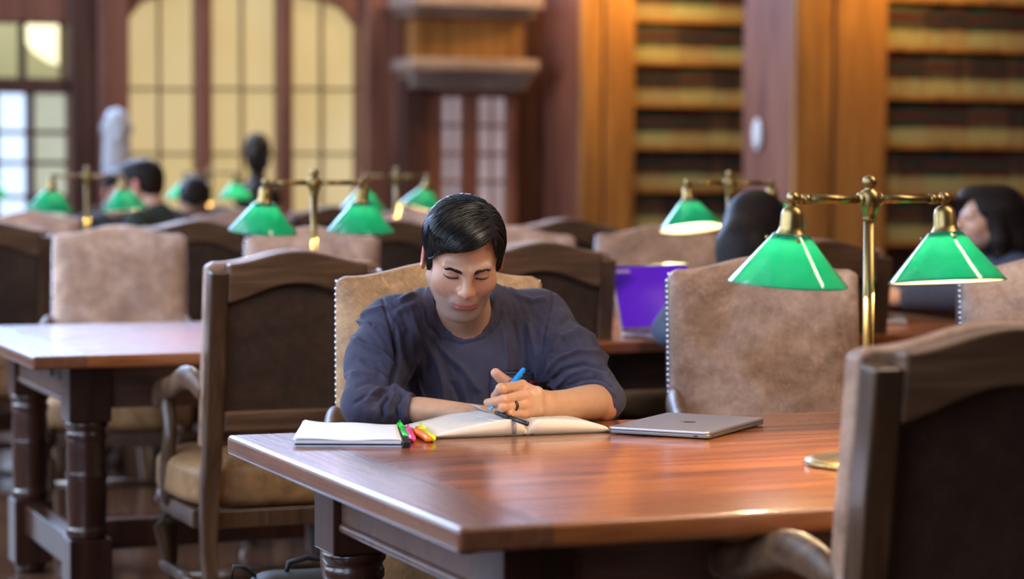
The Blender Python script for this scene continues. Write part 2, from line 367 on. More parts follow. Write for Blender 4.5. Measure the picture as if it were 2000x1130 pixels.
struct(wbox(MB(), up_(786), up_(830), PV-.02, PV+.119, 0, zc0, 0).build('trim_4', M['walldark'], bevel=.01))
mb = MB(); wbox(mb, up_(772), up_(1018), PV-.34, PV+.119, zc0+.03, zc1); wbox(mb, up_(786), up_(1018), PV-.22, PV+.119, zc0-.03, zc0+.03); wbox(mb, up_(796), up_(1018), PV-.12, PV+.119, zc0-.09, zc0-.03)
struct(mb.build('trim_5', M['cornice'], bevel=.015))
struct(wbox(MB(), up_(800), up_(1018), PV-.06, PV+.119, zc1, zp(900, 36)).build('trim_6', M['pier'], bevel=.01))
mb = MB(); z0 = zp(900, 36); wbox(mb, up_(766), up_(1018), PV-.42, PV+.119, z0+.05, z0+.17); wbox(mb, up_(780), up_(1018), PV-.28, PV+.119, z0, z0+.05)
struct(mb.build('trim_7', M['cornice'], bevel=.02))
area('portal_light', W(up_(900), PV-1.0, 3.3), W(up_(900), PV, 1.7), .9, .3, 26, (1.0, .72, .45))
# left wall with tall windows, right wall
LU = -3.3
mb = MB(); wspan = [(-3.4, -1.4), (-.4, 1.6), (2.6, 4.6), (5.6, 7.6), (8.6, 10.6)]
prev = -8.0
for a, b in wspan:
    wbox(mb, LU-.3, LU, prev, a, 0, 6.5); wbox(mb, LU-.3, LU, a, b, 0, 1.1); wbox(mb, LU-.3, LU, a, b, 5.0, 6.5); prev = b
wbox(mb, LU-.3, LU, prev, BV+.35, 0, 6.5)
struct(mb.build('wall_left', M['wallwood']))
for i, (a, b) in enumerate(wspan):
    wo = struct(empty('window_%d' % (i+3), W(LU-.2, (a+b)/2, 1.1)))
    P(wo, 'window_pane', LU-.24, LU-.22, a, b, 1.1, 5.0, 'sky_pane_left')
    mb = MB()
    for k in range(1, 3): wbox(mb, LU-.215, LU-.15, a+(b-a)*k/3-.03, a+(b-a)*k/3+.03, 1.1, 5)
    for k in range(1, 5): wbox(mb, LU-.215, LU-.15, a, b, 1.1+3.9*k/5-.02, 1.1+3.9*k/5+.02)
    under(mb.build('muntin', M['wallwood']), wo)
struct(wbox(MB(), 9.5, 9.7, -8, BV+.35, 0, 6.5).build('wall_right', M['wallwood']))
# ------------------------------------------------------------------ bookcases
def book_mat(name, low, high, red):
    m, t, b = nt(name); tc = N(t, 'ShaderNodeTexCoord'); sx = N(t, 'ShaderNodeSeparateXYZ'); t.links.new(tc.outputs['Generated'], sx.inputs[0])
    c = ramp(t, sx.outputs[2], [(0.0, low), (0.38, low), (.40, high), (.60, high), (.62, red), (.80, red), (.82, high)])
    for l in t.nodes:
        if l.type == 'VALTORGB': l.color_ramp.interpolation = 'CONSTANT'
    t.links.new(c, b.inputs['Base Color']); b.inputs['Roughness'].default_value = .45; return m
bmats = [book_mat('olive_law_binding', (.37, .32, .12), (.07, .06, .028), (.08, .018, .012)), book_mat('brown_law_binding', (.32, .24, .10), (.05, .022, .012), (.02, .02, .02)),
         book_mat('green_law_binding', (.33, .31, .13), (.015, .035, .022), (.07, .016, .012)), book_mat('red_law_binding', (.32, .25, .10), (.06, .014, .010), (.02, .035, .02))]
bnames = ['olive', 'brown', 'green', 'red']
bproto = {}
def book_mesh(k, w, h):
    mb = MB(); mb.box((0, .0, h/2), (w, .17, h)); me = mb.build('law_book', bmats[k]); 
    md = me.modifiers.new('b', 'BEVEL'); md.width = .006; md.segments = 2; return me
ordn = ['bottom visible', 'second', 'third', 'fourth', 'fifth', 'sixth']
def bookcase(v, px_edge, px_open, u_end, side, label, maxpx, rows):
    ue, uo = u_at(px_edge, v), u_at(px_open, v)
    root = empty('bookcase', W(ue, v, 0), TH, label, 'bookcase')
    def Q(name, u0, u1, v0, v1, z0, z1, m, **k):
        return under(wbox(MB(), u0, u1, v0, v1, z0, z1).build(name, M[m], **k), root)
    Q('end_panel', ue, ue+.05, v+.03, v+.66, 0, 3.4, 'wallwood', bevel=.008)
    um = ue+(uo-ue)*.42
    Q('pilaster', ue, um-.015, v-.03, v+.029, 0, 3.4, 'pier', bevel=.012); Q('pilaster', um+.015, uo, v-.01, v+.03, 0, 3.4, 'pier', bevel=.012)
    Q('back_panel', ue+.05, u_end, v+.31, v+.35, 0, 3.4, 'walldark'); Q('end_panel', uo-.03, uo, v+.03, v+.31, 0, 3.4, 'pier')
    Q('cornice', ue-.05, u_end, v-.12, v+.66, 3.4, 3.6, 'pier', bevel=.02)
    Q('end_panel', u_end, u_end+.06, v-.02, v+.66, 0, 3.4, 'pier'); Q('plinth', uo, u_end, v, v+.31, 0, .2, 'pier')
    umax = u_at(maxpx, v)
    for k in range(11):
        z = .20+.305*k-.0125; Q('shelf', uo, u_end, v+.01, v+.31, z-.014, z+.014, 'pier', bevel=.003)
    for rr in range(rows):
        z = .81+.305*rr; u = uo+.006; j = 0
        while u < umax:
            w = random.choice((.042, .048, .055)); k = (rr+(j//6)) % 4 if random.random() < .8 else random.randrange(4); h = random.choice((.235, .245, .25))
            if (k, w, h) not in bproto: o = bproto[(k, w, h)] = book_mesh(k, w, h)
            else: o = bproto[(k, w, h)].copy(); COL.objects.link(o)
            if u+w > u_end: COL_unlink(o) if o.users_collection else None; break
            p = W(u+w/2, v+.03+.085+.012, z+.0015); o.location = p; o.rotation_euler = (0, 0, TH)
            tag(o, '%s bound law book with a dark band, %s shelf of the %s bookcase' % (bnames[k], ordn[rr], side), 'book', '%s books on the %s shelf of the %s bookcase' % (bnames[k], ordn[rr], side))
            u += w+.003; j += 1
def COL_unlink(o): o.location = (0, 0, -5)
M['pier2'] = M['pier']
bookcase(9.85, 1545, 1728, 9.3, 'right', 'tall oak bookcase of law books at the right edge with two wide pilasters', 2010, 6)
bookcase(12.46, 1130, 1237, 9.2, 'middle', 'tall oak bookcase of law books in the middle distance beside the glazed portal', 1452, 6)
for v, pxl, e in ((9.85, 1740, 17), (12.46, 1250, 20)):
    ua = u_at(pxl, v); area('bookcase_light', W(ua, v-.55, 2.8), W(ua, v+.1, 1.1), .9, .12, e, (1.0, .58, .15))
tag(MB().ball((0, 0, 0), 1, 16, 10, sc=(.055, .02, .10)).build('wall_fitting', M['fit'], smooth=True), 'small white oval fitting high on the reddish end panel between the bookcases', 'fitting').location = Vector(W(u_at(1545, 9.85)-.022, 9.85+.42, 0))+Vector((0, 0, zb(1483, 262, 10.2)))
bpy.data.objects['wall_fitting'].rotation_euler = (0, 0, TH+pi/2)
# ------------------------------------------------------------------ busts
def bust(loc, rz, mat, sc, label, zped, beard=False):
    root = empty('portrait_bust', loc, rz, label, 'bust')
    mb = MB(); prof = [(.001, .0), (.085, .0), (.088, .02), (.05, .035), (.045, .07), (.10, .10), (.17, .15), (.185, .21), (.15, .27), (.075, .305), (.058, .33), (.056, .37), (.075, .40), (.094, .46), (.098, .52), (.085, .58), (.05, .62), (.001, .63)]
    if beard: prof = [(.001, .0), (.085, .0), (.088, .02), (.06, .035), (.06, .07), (.075, .12), (.088, .18), (.090, .24), (.088, .30), (.085, .36), (.084, .42), (.084, .48), (.078, .54), (.055, .59), (.001, .61)]
    mb.lathe([(r*sc, z*sc) for r, z in prof], 24, M=Matrix.Diagonal((1, .85, 1)))
    o = mb.build('bust_figure', mat, smooth=True); o.parent = root
    for nm, c_, r_, q_ in (('nose', (0, -.088, .47), .018, (1, 1.2, 1.6)), ('chin', (0, -.07, .42), .03, (1.2, 1, 1)), ('ear', (-.092, 0, .48), .02, (.5, 1, 1.5)), ('ear', (.092, 0, .48), .02, (.5, 1, 1.5))):
        MB().ball(tuple(w_*sc for w_ in c_), r_*sc, sc=q_).build(nm, mat, root, smooth=True)
    pl = empty('pedestal', (loc[0], loc[1], 0), rz, 'square pedestal standing under the %s' % label.split(' on ')[0], 'pedestal')
    mb = MB().box((0, 0, zped/2), (.26, .26, zped-.10)); mb.box((0, 0, .03), (.34, .34, .06)); mb.box((0, 0, zped-.025), (.32, .32, .05))
    o = mb.build('pedestal_column', M['walldark'], bevel=.01); o.parent = pl
    return root
p = PX(503, 300, d_at(503, 12.3)); bust((p.x, p.y, .86), TH+.5, M['bronze'], 1.0, 'dark bronze portrait bust on a pedestal in front of the middle window light', .86)
p = PX(228, 300, d_at(228, 12.2)); bust((p.x, p.y, 1.0), TH, M['stone'], 1.05, 'pale grey stone portrait bust on a pedestal left of the arched window', 1.0, True)
# ================================================================== TABLES
def turned_leg(mb, x, y, s=.12):
    mb.box((x, y, .635), (s, s, .15)); mb.box((x, y, .13), (s, s, .20))
    prof = [(.052, .23), (.059, .237), (.059, .255), (.053, .262), (.055, .30), (.057, .36), (.055, .395), (.059, .402), (.059, .415), (.054, .422), (.056, .47), (.053, .505), (.058, .512), (.058, .525), (.053, .532), (.055, .538), (.061, .546), (.061, .557), (.054, .562)]
    mb.lathe(prof, 28, (x, y, 0))
    mb.lathe([(.040, .0), (.05, .01), (.05, .03), (.04, .035)], 20, (x, y, 0))
def table(row, label, first=[None]):
    loc = W(0, row*ROWS, 0)
    if first[0]:
        t = copy_tree(first[0]); t.location = loc; t['label'] = label; return t
    t = empty('library_table', loc, TH, label, 'table', 'long library tables in rows'); first[0] = t
    T2 = TZ-.019
    xs = [0, .149, TL-.149, TL]; vs = [(x, y, T2+z) for z in (-.019, .019) for y in (0, TW) for x in xs]; fs = []; mi = []
    for k in range(3):
        e = 1 if k != 1 else 0
        for f in ((k, 4+k, 5+k, k+1), (8+k, 9+k, 13+k, 12+k), (k, k+1, 9+k, 8+k), (4+k, 12+k, 13+k, 5+k)): fs.append(f); mi.append(e)
    fs += [(0, 8, 12, 4), (3, 7, 15, 11)]; mi += [1, 1]
    mb = MB().add(vs, fs); mb.m = mi; mb.build('tabletop', [M['top'], M['end']], t, bevel=.009, seg=4)
    ax0, ax1, ay0, ay1 = .13, TL-.13, .15, TW-.15
    for (x, y, sx, sy) in ((TL/2, ay0+.03, ax1-ax0-.24, .03), (TL/2, ay1-.03, ax1-ax0-.24, .03)):
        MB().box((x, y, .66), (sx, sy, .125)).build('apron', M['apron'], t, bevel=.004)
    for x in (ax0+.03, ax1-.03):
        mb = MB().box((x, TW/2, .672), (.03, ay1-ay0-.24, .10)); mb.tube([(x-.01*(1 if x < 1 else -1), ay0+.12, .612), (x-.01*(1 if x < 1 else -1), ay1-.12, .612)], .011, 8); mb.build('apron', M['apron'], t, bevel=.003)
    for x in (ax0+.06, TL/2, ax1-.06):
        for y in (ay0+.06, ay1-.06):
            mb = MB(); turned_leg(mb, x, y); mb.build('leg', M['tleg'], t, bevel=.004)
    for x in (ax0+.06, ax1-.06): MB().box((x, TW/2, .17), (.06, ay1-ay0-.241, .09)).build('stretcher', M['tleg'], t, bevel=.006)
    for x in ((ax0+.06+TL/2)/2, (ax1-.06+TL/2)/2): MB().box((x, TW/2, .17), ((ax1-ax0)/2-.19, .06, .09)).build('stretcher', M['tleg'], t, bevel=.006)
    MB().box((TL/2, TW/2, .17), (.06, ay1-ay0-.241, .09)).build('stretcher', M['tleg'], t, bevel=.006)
    # keyhole plate and bolt heads on the end apron
    mb = MB().box((ax0+.0135, .40, .675), (.003, .075, .028)); mb.ball((ax0+.013, .33, .675), .009); mb.ball((ax0+.013, .47, .675), .009); mb.build('lock_plate', M['black'], t)
    return t
table(0, 'long polished wooden library table in the foreground with the open book on it')
table(1, 'long library table one row behind the reading man, its left end shining pale blue')
table(2, 'wooden library table two rows behind the reading man, mostly hidden by chairs')
table(3, 'farthest wooden library table in front of the arched window')
# ================================================================== CHAIRS
def camel(x): return 1.020+(.034*(.5+.5*cos(pi*x/.205)) if abs(x) < .205 else 0)
def BP(x, h, off): return Vector((x, .205+(h-.45)*.13+off, h))
def chair_proto(front, wide=.238):
    t = empty('library_armchair')
    nx, nh = 23, 15
    def edge(a): return 1-abs(a)**8
    def F(s, q, side):
        x = (s*2-1)*wide; h0 = .53; h1 = camel(x)+.006-(.010 if abs(s*2-1) > .96 else 0); h = h0+(h1-h0)*q
        e = edge(s*2-1)*edge(q*2-1)
        return BP(x, h, (-.045-.020*e) if side else -.002)
    vs = []; fs = []
    for side in (1, 0):
        for j in range(nh):
            for i in range(nx): vs.append(F(i/(nx-1), j/(nh-1), side))
    n = nx*nh
    for j in range(nh-1):
        for i in range(nx-1):
            a = j*nx+i; fs.append((a, a+1, a+nx+1, a+nx)); fs.append((n+a+1, n+a, n+a+nx, n+a+nx+1))
    ring = [i for i in range(nx)]+[j*nx+nx-1 for j in range(1, nh)]+[(nh-1)*nx+i for i in range(nx-2, -1, -1)]+[j*nx for j in range(nh-2, 0, -1)]
    for a, b in zip(ring, ring[1:]+ring[:1]): fs.append((b, a, n+a, n+b))
    MB().add(vs, fs).build('backrest', M[front], t, smooth=True, bevel=.010, seg=3)
    for sx in (-1, 1):
        mb = MB()
        for k in range(34): mb.ball(BP(sx*(wide+(.001 if front == 'brown' else -.0022)), .545+k*.0137, -.012), .0050, 8, 5)
        mb.ball(BP(sx*(wide-.003), camel(wide)-.006, -.012), .0045, 8, 5); mb.build('nailhead_trim', M['nail'], t, smooth=True)
    # wooden frame behind the leather
    for sx in (-1, 1):
        pts = [(sx*(wide-.018), .30, 0.0), (sx*(wide-.016), .262, .12), (sx*(wide-.016), .225, .28), (sx*(wide-.02), .222, .42)]+[tuple(BP(sx*(wide-.024), h, .022)) for h in (.50, .62, .74, .86, .96, 1.003)]
        MB().tube(pts, [.026, .026, .030, .034, .034, .034, .034, .034, .034, .034, .032][:len(pts)], 4, up=(1, 0, 0)).build('rear_leg_and_stile', M['chair'], t, bevel=.006, seg=3)
    w2 = wide-.0475
    up = [(x/20*w2, camel(x/20*w2)+.002) for x in range(-20, 21)]; lo = [(x, h-.088-.018*(abs(x)/w2)**2) for x, h in up]
    def sheet(mb, top, bot, o0, o1):
        n = len(top); vs = [BP(x, h, o) for o in (o0, o1) for x, h in top]+[BP(x, h, o) for o in (o0, o1) for x, h in bot]
        fs = []
        for i in range(n-1):
            fs += [(i, i+1, n+i+1, n+i), (2*n+i+1, 2*n+i, 3*n+i, 3*n+i+1), (i+1, i, 2*n+i, 2*n+i+1), (n+i, n+i+1, 3*n+i+1, 3*n+i)]
        fs += [(0, n, 3*n, 2*n), (n-1, 3*n-1, 4*n-1, 2*n-1)]
        return mb.add(vs, fs)
    sheet(MB(), up, lo, .0, .046).build('top_rail', M['chair_rail'], t, bevel=.008, seg=3)
    sheet(MB(), [(x, h+.004) for x, h in lo], [(x, .625) for x, h in lo], .004, .022).build('back_panel', M['back'], t, bevel=.004)
    sheet(MB(), [(x, .63) for x, h in lo], [(x, .575) for x, h in lo], .0, .044).build('bottom_rail', M['chair_rail'], t, bevel=.006)
    # seat
    def seatF(s, q):
        a = s*2*pi; ex = .28 if 1 else 0; n_ = 5.0
        c, d = cos(a), sin(a); r = (abs(c)**n_+abs(d)**n_)**(-1/n_)
        k = q; rr = math.sqrt(min(1, 1-(2*k-1)**6)) if True else 1
        x = c*r*.262*(rr if 0 < k < 1 else 0)*(1.0-.06*(d*r)); y = -.02+d*r*.245*(rr if 0 < k < 1 else 0)
        z = .345+.155*k+.014*(1-(c*r*rr)**2)*k
        return Vector((x, y, z))
    MB().grid(seatF, 40, 13, closeu=True).build('seat', M['seat'], t, smooth=True)
    for (c, sz) in (((0, -.235, .335), (.46, .03, .05)), ((0, .19, .335), (.42, .03, .05)), ((-.235, -.02, .335), (.03, .38, .05)), ((.235, -.02, .335), (.03, .38, .05))):
        MB().box(c, sz).build('seat_rail', M['chair'], t, bevel=.005)
    for sx in (-1, 1):
        MB().tube([(sx*.212, -.232, .38), (sx*.218, -.24, .33), (sx*.222, -.248, .26), (sx*.214, -.238, .16), (sx*.208, -.234, .07), (sx*.218, -.252, .025), (sx*.218, -.252, 0)], [.034, .040, .036, .024, .020, .032, .028], 12).build('front_leg', M['chair'], t, smooth=True)
        arm = [tuple(BP(sx*(wide-.012), .665, -.02)), (sx*.236, .17, .698), (sx*.242, .12, .712), (sx*.247, .06, .706), (sx*.251, -.01, .682), (sx*.254, -.08, .662), (sx*.255, -.145, .660), (sx*.255, -.195, .645), (sx*.255, -.21, .615), (sx*.255, -.19, .600)]
        MB().tube(arm, [.026, .028, .030, .030, .028, .028, .030, .030, .022, .010], 12, sx=1.15, sy=.75, up=(1, 0, .01)).build('armrest', M['chair_rail'], t, smooth=True, sub=1)
        MB().tube([(sx*.253, -.12, .65), (sx*.252, -.09, .60), (sx*.250, -.065, .54), (sx*.262, -.07, .47), (sx*.250, -.11, .38), (sx*.236, -.13, .33)], [.024, .022, .020, .022, .026, .026], 10, up=(1, 0, 0)).build('arm_support', M['chair'], t, smooth=True, sub=1)
        MB().tube([(sx*.232, -.235, .15), (sx*.233, 0, .15), (sx*.234, .25, .15)], [.015, .019, .015], 8).build('side_stretcher', M['chair'], t, smooth=True)
    MB().tube([(-.225, 0, .15), (0, 0, .15), (.225, 0, .15)], [.014, .019, .014], 8).build('cross_stretcher', M['chair'], t, smooth=True)
    return t
protos = {'brown': chair_proto('brown'), 'tan': chair_proto('tan')}
def chair(kind, px, d, away, label, yaw=0.0, group=None):
    o = copy_tree(protos[kind], drop='nailhead_trim' if away else None)
    p = PX(px, 500, d); rz = TH+(pi if away else -.29)+yaw
    # px, d locate the middle of the back's top; step from there to the chair's origin
    off = Matrix.Rotation(rz, 3, 'Z') @ Vector((0, .28, 0))
    o.location = (p.x-off.x, p.y-off.y, 0); o.rotation_euler = (0, 0, rz)
    tag(o, label, 'chair', group); return o
CH = [
 ('tan', 856, 5.58, 0, 'honey-tan leather library chair the reading man sits in', 0),
 ('brown', 1487, 6.02, 0, 'worn brown leather chair with steel nailheads, behind the foreground table right of the man', 0),
 ('brown', 2052, 6.12, 0, 'worn brown leather chair cut off by the right edge, behind the rightmost green shade', 0),
 ('brown', 1962, 3.50, 1, 'large dark chair seen from behind in the right foreground', 0),
 ('brown', 575, 6.38, 1, 'dark panelled chair seen from behind, left of the reading man', 0),
 ('brown', 1052, 7.15, 1, 'dark panelled chair seen from behind, just right of the reading man', 0),
 ('brown', 1600, 7.42, 1, 'dark panelled chair seen from behind between the two shades of the near lamp', 0),
 ('brown', 235, 8.75, 0, 'tan leather chair facing the camera across the pale left end of the second table', 0),
 ('brown', 610, 8.62, 0, 'brown leather chair facing the camera under the left pair of green shades', 0),
 ('brown', 996, 8.85, 0, 'brown leather chair facing the camera, half hidden by the reading man\'s head', 0),
 ('brown', 1285, 9.05, 0, 'pale brown leather chair facing the camera behind the purple laptop', 0),
 ('brown', -20, 9.3, 1, 'dark chair seen from behind, cut off by the left edge', 0),
 ('brown', 385, 9.75, 1, 'dark chair seen from behind, just left of the left pair of green shades', 0),
 ('brown', 765, 9.95, 1, 'dark chair seen from behind, under the second green shade left of the man', 0),
 ('brown', 1105, 10.15, 1, 'dark chair seen from behind, far back and right of the man\'s head', 0),
 ('brown', 60, 11.3, 0, 'far tan leather chair behind the green shade at the far left', 0),
 ('brown', 470, 11.9, 0, 'far tan leather chair facing the camera below the bronze bust', 0),
 ('brown', 800, 12.1, 0, 'far brown leather chair facing the camera left of the glazed portal', 0),
 ('brown', 430, 12.75, 1, 'farthest dark chair seen from behind, left of the bronze bust', 0),
 ('brown', 650, 12.95, 1, 'farthest dark chair seen from behind, under the window\'s right light', 0),
]
for c in CH: chair(c[0], c[1], c[2], c[3], c[4], c[5])
for q in protos.values():
    for ch in list(q.children): bpy.data.objects.remove(ch)
    bpy.data.objects.remove(q)
# ================================================================== LAMPS
def cone_shade(name, tilt_x, tilt_y, parent, loc):
    # cased glass: green outside, cream inside, 3 mm thick
    ro = [(.030, .0), (.033, -.004), (.1035, -.086), (.1040, -.088)]; ri = [(.1015, -.0885), (.0985, -.0865), (.030, -.008), (.026, -.004), (.026, 0)]
    n = 72; vs = []; fs = []; mi = []; prof = ro+ri; T = Matrix.Rotation(tilt_y, 3, 'Y') @ Matrix.Rotation(tilt_x, 3, 'X')
    for r, z in prof:
        for k in range(n): w = 2*pi*k/n; vs.append(T @ Vector((r*cos(w), r*sin(w), z)))
    L = len(prof)
    for i in range(L):
        j = (i+1) % L
        for k in range(n):
            k2 = (k+1) % n; fs.append((i*n+k, j*n+k, j*n+k2, i*n+k2)); mi.append(0 if i < 3 else 1)
    mb = MB().add(vs, fs); mb.m = mi
    o = mb.build(name, [M['green'], M['milk']], parent, smooth=True); o.location = loc; return o
def table_lamp(u, v, label, t1=(0, 0), t2=(0, 0), yaw=0.0, power=5.0, base_z=TZ):
    root = empty('desk_lamp', W(u, v, base_z), TH+yaw, label, 'lamp', 'twin green-shaded brass lamps')
    z = 1.2275-TZ
    MB().lathe([(.001, 0), (.108, 0), (.110, .004), (.108, .010), (.092, .014), (.045, .020), (.022, .030), (.015, .040)], 48).build('base', M['brass'], root, smooth=True)
    MB().lathe([(.0098, .03), (.0098, z-.03)], 20).build('pole', M['brass'], root, smooth=True)
    MB().lathe([(.0115, z-.038), (.013, z-.034), (.0105, z-.028), (.016, z-.022), (.0185, z), (.016, z+.012), (.010, z+.016), (.008, z+.019), (.011, z+.022), (.013, z+.030), (.011, z+.037), (.005, z+.041), (.0005, z+.042)], 24).build('finial', M['brass'], root, smooth=True)
    for s, tl in ((-1, t1), (1, t2)):
        mb = MB().tube([(s*.014, 0, z), (s*.128, 0, z)], .0078, 16); mb.tube([(s*.120, 0, z), (s*.132, 0, z)], .0095, 16); mb.ball((s*.019, 0, z), .0125, 14, 8, sc=(.45, 1, 1)); mb.ball((s*.137, 0, z), .0088, 14, 8); mb.ball((s*.151, 0, z+.002), .0115, 14, 8); mb.tube([(s*.130, 0, z), (s*.150, 0, z)], .006, 12)
        mb.build('arm', M['brass'], root, smooth=True)
        T = Matrix.Rotation(tl[1], 3, 'Y') @ Matrix.Rotation(tl[0], 3, 'X')
        top = Vector((s*.151, 0, z-.012)); ps = top+T @ Vector((0, 0, -.047))
        prof = [(.0005, .002), (.010, 0), (.0165, -.006), (.0195, -.014), (.0205, -.034), (.0225, -.042), (.0300, -.052), (.0325, -.056), (.0325, -.060), (.0295, -.062)]
        mb = MB().lathe(prof, 28, top, M=T, cap=False); mb.tube([top+Vector((0, 0, .012)), top], .005, 10)
        h = mb.build('socket_cup', M['brass'], root, smooth=True)
        mb = MB()
        for a in (.35, 2.45, 4.55):
            q = Vector((cos(a), sin(a), 0)); mb.tube([top+T @ (q*.031+Vector((0, 0, -.057))), top+T @ (q*.040+Vector((0, 0, -.057)))], .0022, 8); mb.ball(top+T @ (q*.041+Vector((0, 0, -.057))), .0042, 8, 6)
        mb.build('thumb_screw', M['brass'], h, smooth=True)
        cone_shade('lamp_shade', tl[0], tl[1], root, ps)
        bp = ps+T @ Vector((0, 0, -.022))
        MB().ball(bp, .011, 12, 8, sc=(1, 1, 1.3)).build('bulb', M['bulb'], root, smooth=True)
        l = bpy.data.lights.new('bulb_light', 'POINT'); l.energy = power; l.color = (1.0, .74, .42); l.shadow_soft_size = .009
        lo = bpy.data.objects.new('bulb_light', l); COL.objects.link(lo); lo.parent = root; lo.location = ps+T @ Vector((0, 0, -.047))
    return root
LU_, LV_, LP = .9313, .445, 1.3978
table_lamp(LU_, LV_, 'brass twin lamp with two green glass cone shades standing on the foreground table', (R(3.5), R(2.2)), (R(-5.5), 0), power=21)
r = R(1)
lamps = [(0, 1, 'left twin green lamp on the second table, shades just left of the man\'s head', (r*6, r*2), (r*4, 0)),
         (1, 1, 'right twin green lamp on the second table, its left shade showing a cream rim', (-r*12, 0), (r*4, -r*8)),
         (0, 2, 'left twin green lamp on the third table beside the dark-haired man', (r*4, r*3), (-r*3, -r*4)),
         (1, 2, 'right twin green lamp on the third table, seen behind the second table\'s left lamp', (r*2, r*3), (r*2, r*14)),
         (0, 3, 'twin green lamp on the farthest table at the left edge of the picture', (0, 0), (0, 0)),
         (1, 3, 'twin green lamp on the farthest table by the bronze bust', (r*3, r*4), (r*2, 0))]
for i, j, lb, a, b in lamps: table_lamp(LU_+i*LP, LV_+j*ROWS, lb, a, b, power=15.0)
# ================================================================== organic surfaces: signed distances polygonised with surface nets
f4 = np.float32
def A3(p): return np.asarray(p, f4)
def smin(a, b, k): h = np.clip(.5+.5*(b-a)/k, 0, 1); return b+(a-b)*h-k*h*(1-h)
def smax(a, b, k): return -smin(-a, -b, k)
def rotm(rx=0, ry=0, rz=0): return np.array(Euler((R(rx), R(ry), R(rz)), 'XYZ').to_matrix(), f4)
def ell(Pt, c, r, rot=None):
    q = Pt-A3(c)
    if rot is not None: q = q @ rot
    r = A3(r); a = q/r; k0 = np.sqrt((a*a).sum(1))+1e-9; b = q/(r*r); k1 = np.sqrt((b*b).sum(1))+1e-9
    return k0*(k0-1)/k1
def sph(Pt, c, r): return np.sqrt(((Pt-A3(c))**2).sum(1))-r
def cap(Pt, a, b, ra, rb=None):
    rb = ra if rb is None else rb; a = A3(a); b = A3(b); ab = b-a; t = np.clip(((Pt-a) @ ab)/max(float(ab @ ab), 1e-9), 0, 1)
    d = Pt-a-t[:, None]*ab; return np.sqrt((d*d).sum(1))-(ra+(rb-ra)*t)
def rbox(Pt, c, h, r, rot=None):
    q = Pt-A3(c)
    if rot is not None: q = q @ rot
    q = np.abs(q)-(A3(h)-r); return np.sqrt((np.maximum(q, 0)**2).sum(1))+np.minimum(q.max(1), 0)-r
def chain(Pt, pts, rad, k):
    d = None
    for i in range(len(pts)-1):
        c = cap(Pt, pts[i], pts[i+1], rad[i], rad[i+1]); d = c if d is None else smin(d, c, k)
    return d
def dense(pts, rad, n=6):      # Catmull-Rom through joints and radii
    Q = np.concatenate([np.stack([A3(p) for p in pts]), np.array(rad, f4)[:, None]], 1); E = np.concatenate([[2*Q[0]-Q[1]], Q, [2*Q[-1]-Q[-2]]]); out = []
    for i in range(1, len(E)-2):
        for t in np.arange(n)/n: out.append(.5*(2*E[i]+(E[i+1]-E[i-1])*t+(2*E[i-1]-5*E[i]+4*E[i+1]-E[i+2])*t*t+(3*E[i]-E[i-1]-3*E[i+1]+E[i+2])*t**3))
    out.append(Q[-1]); out = np.array(out, f4); return list(out[:, :3]), list(out[:, 3])
def tubec(Pt, dr):
    d = None
    for i in range(len(dr[0])-1): c = cap(Pt, dr[0][i], dr[0][i+1], float(dr[1][i]), float(dr[1][i+1])); d = c if d is None else np.minimum(d, c)
    return d
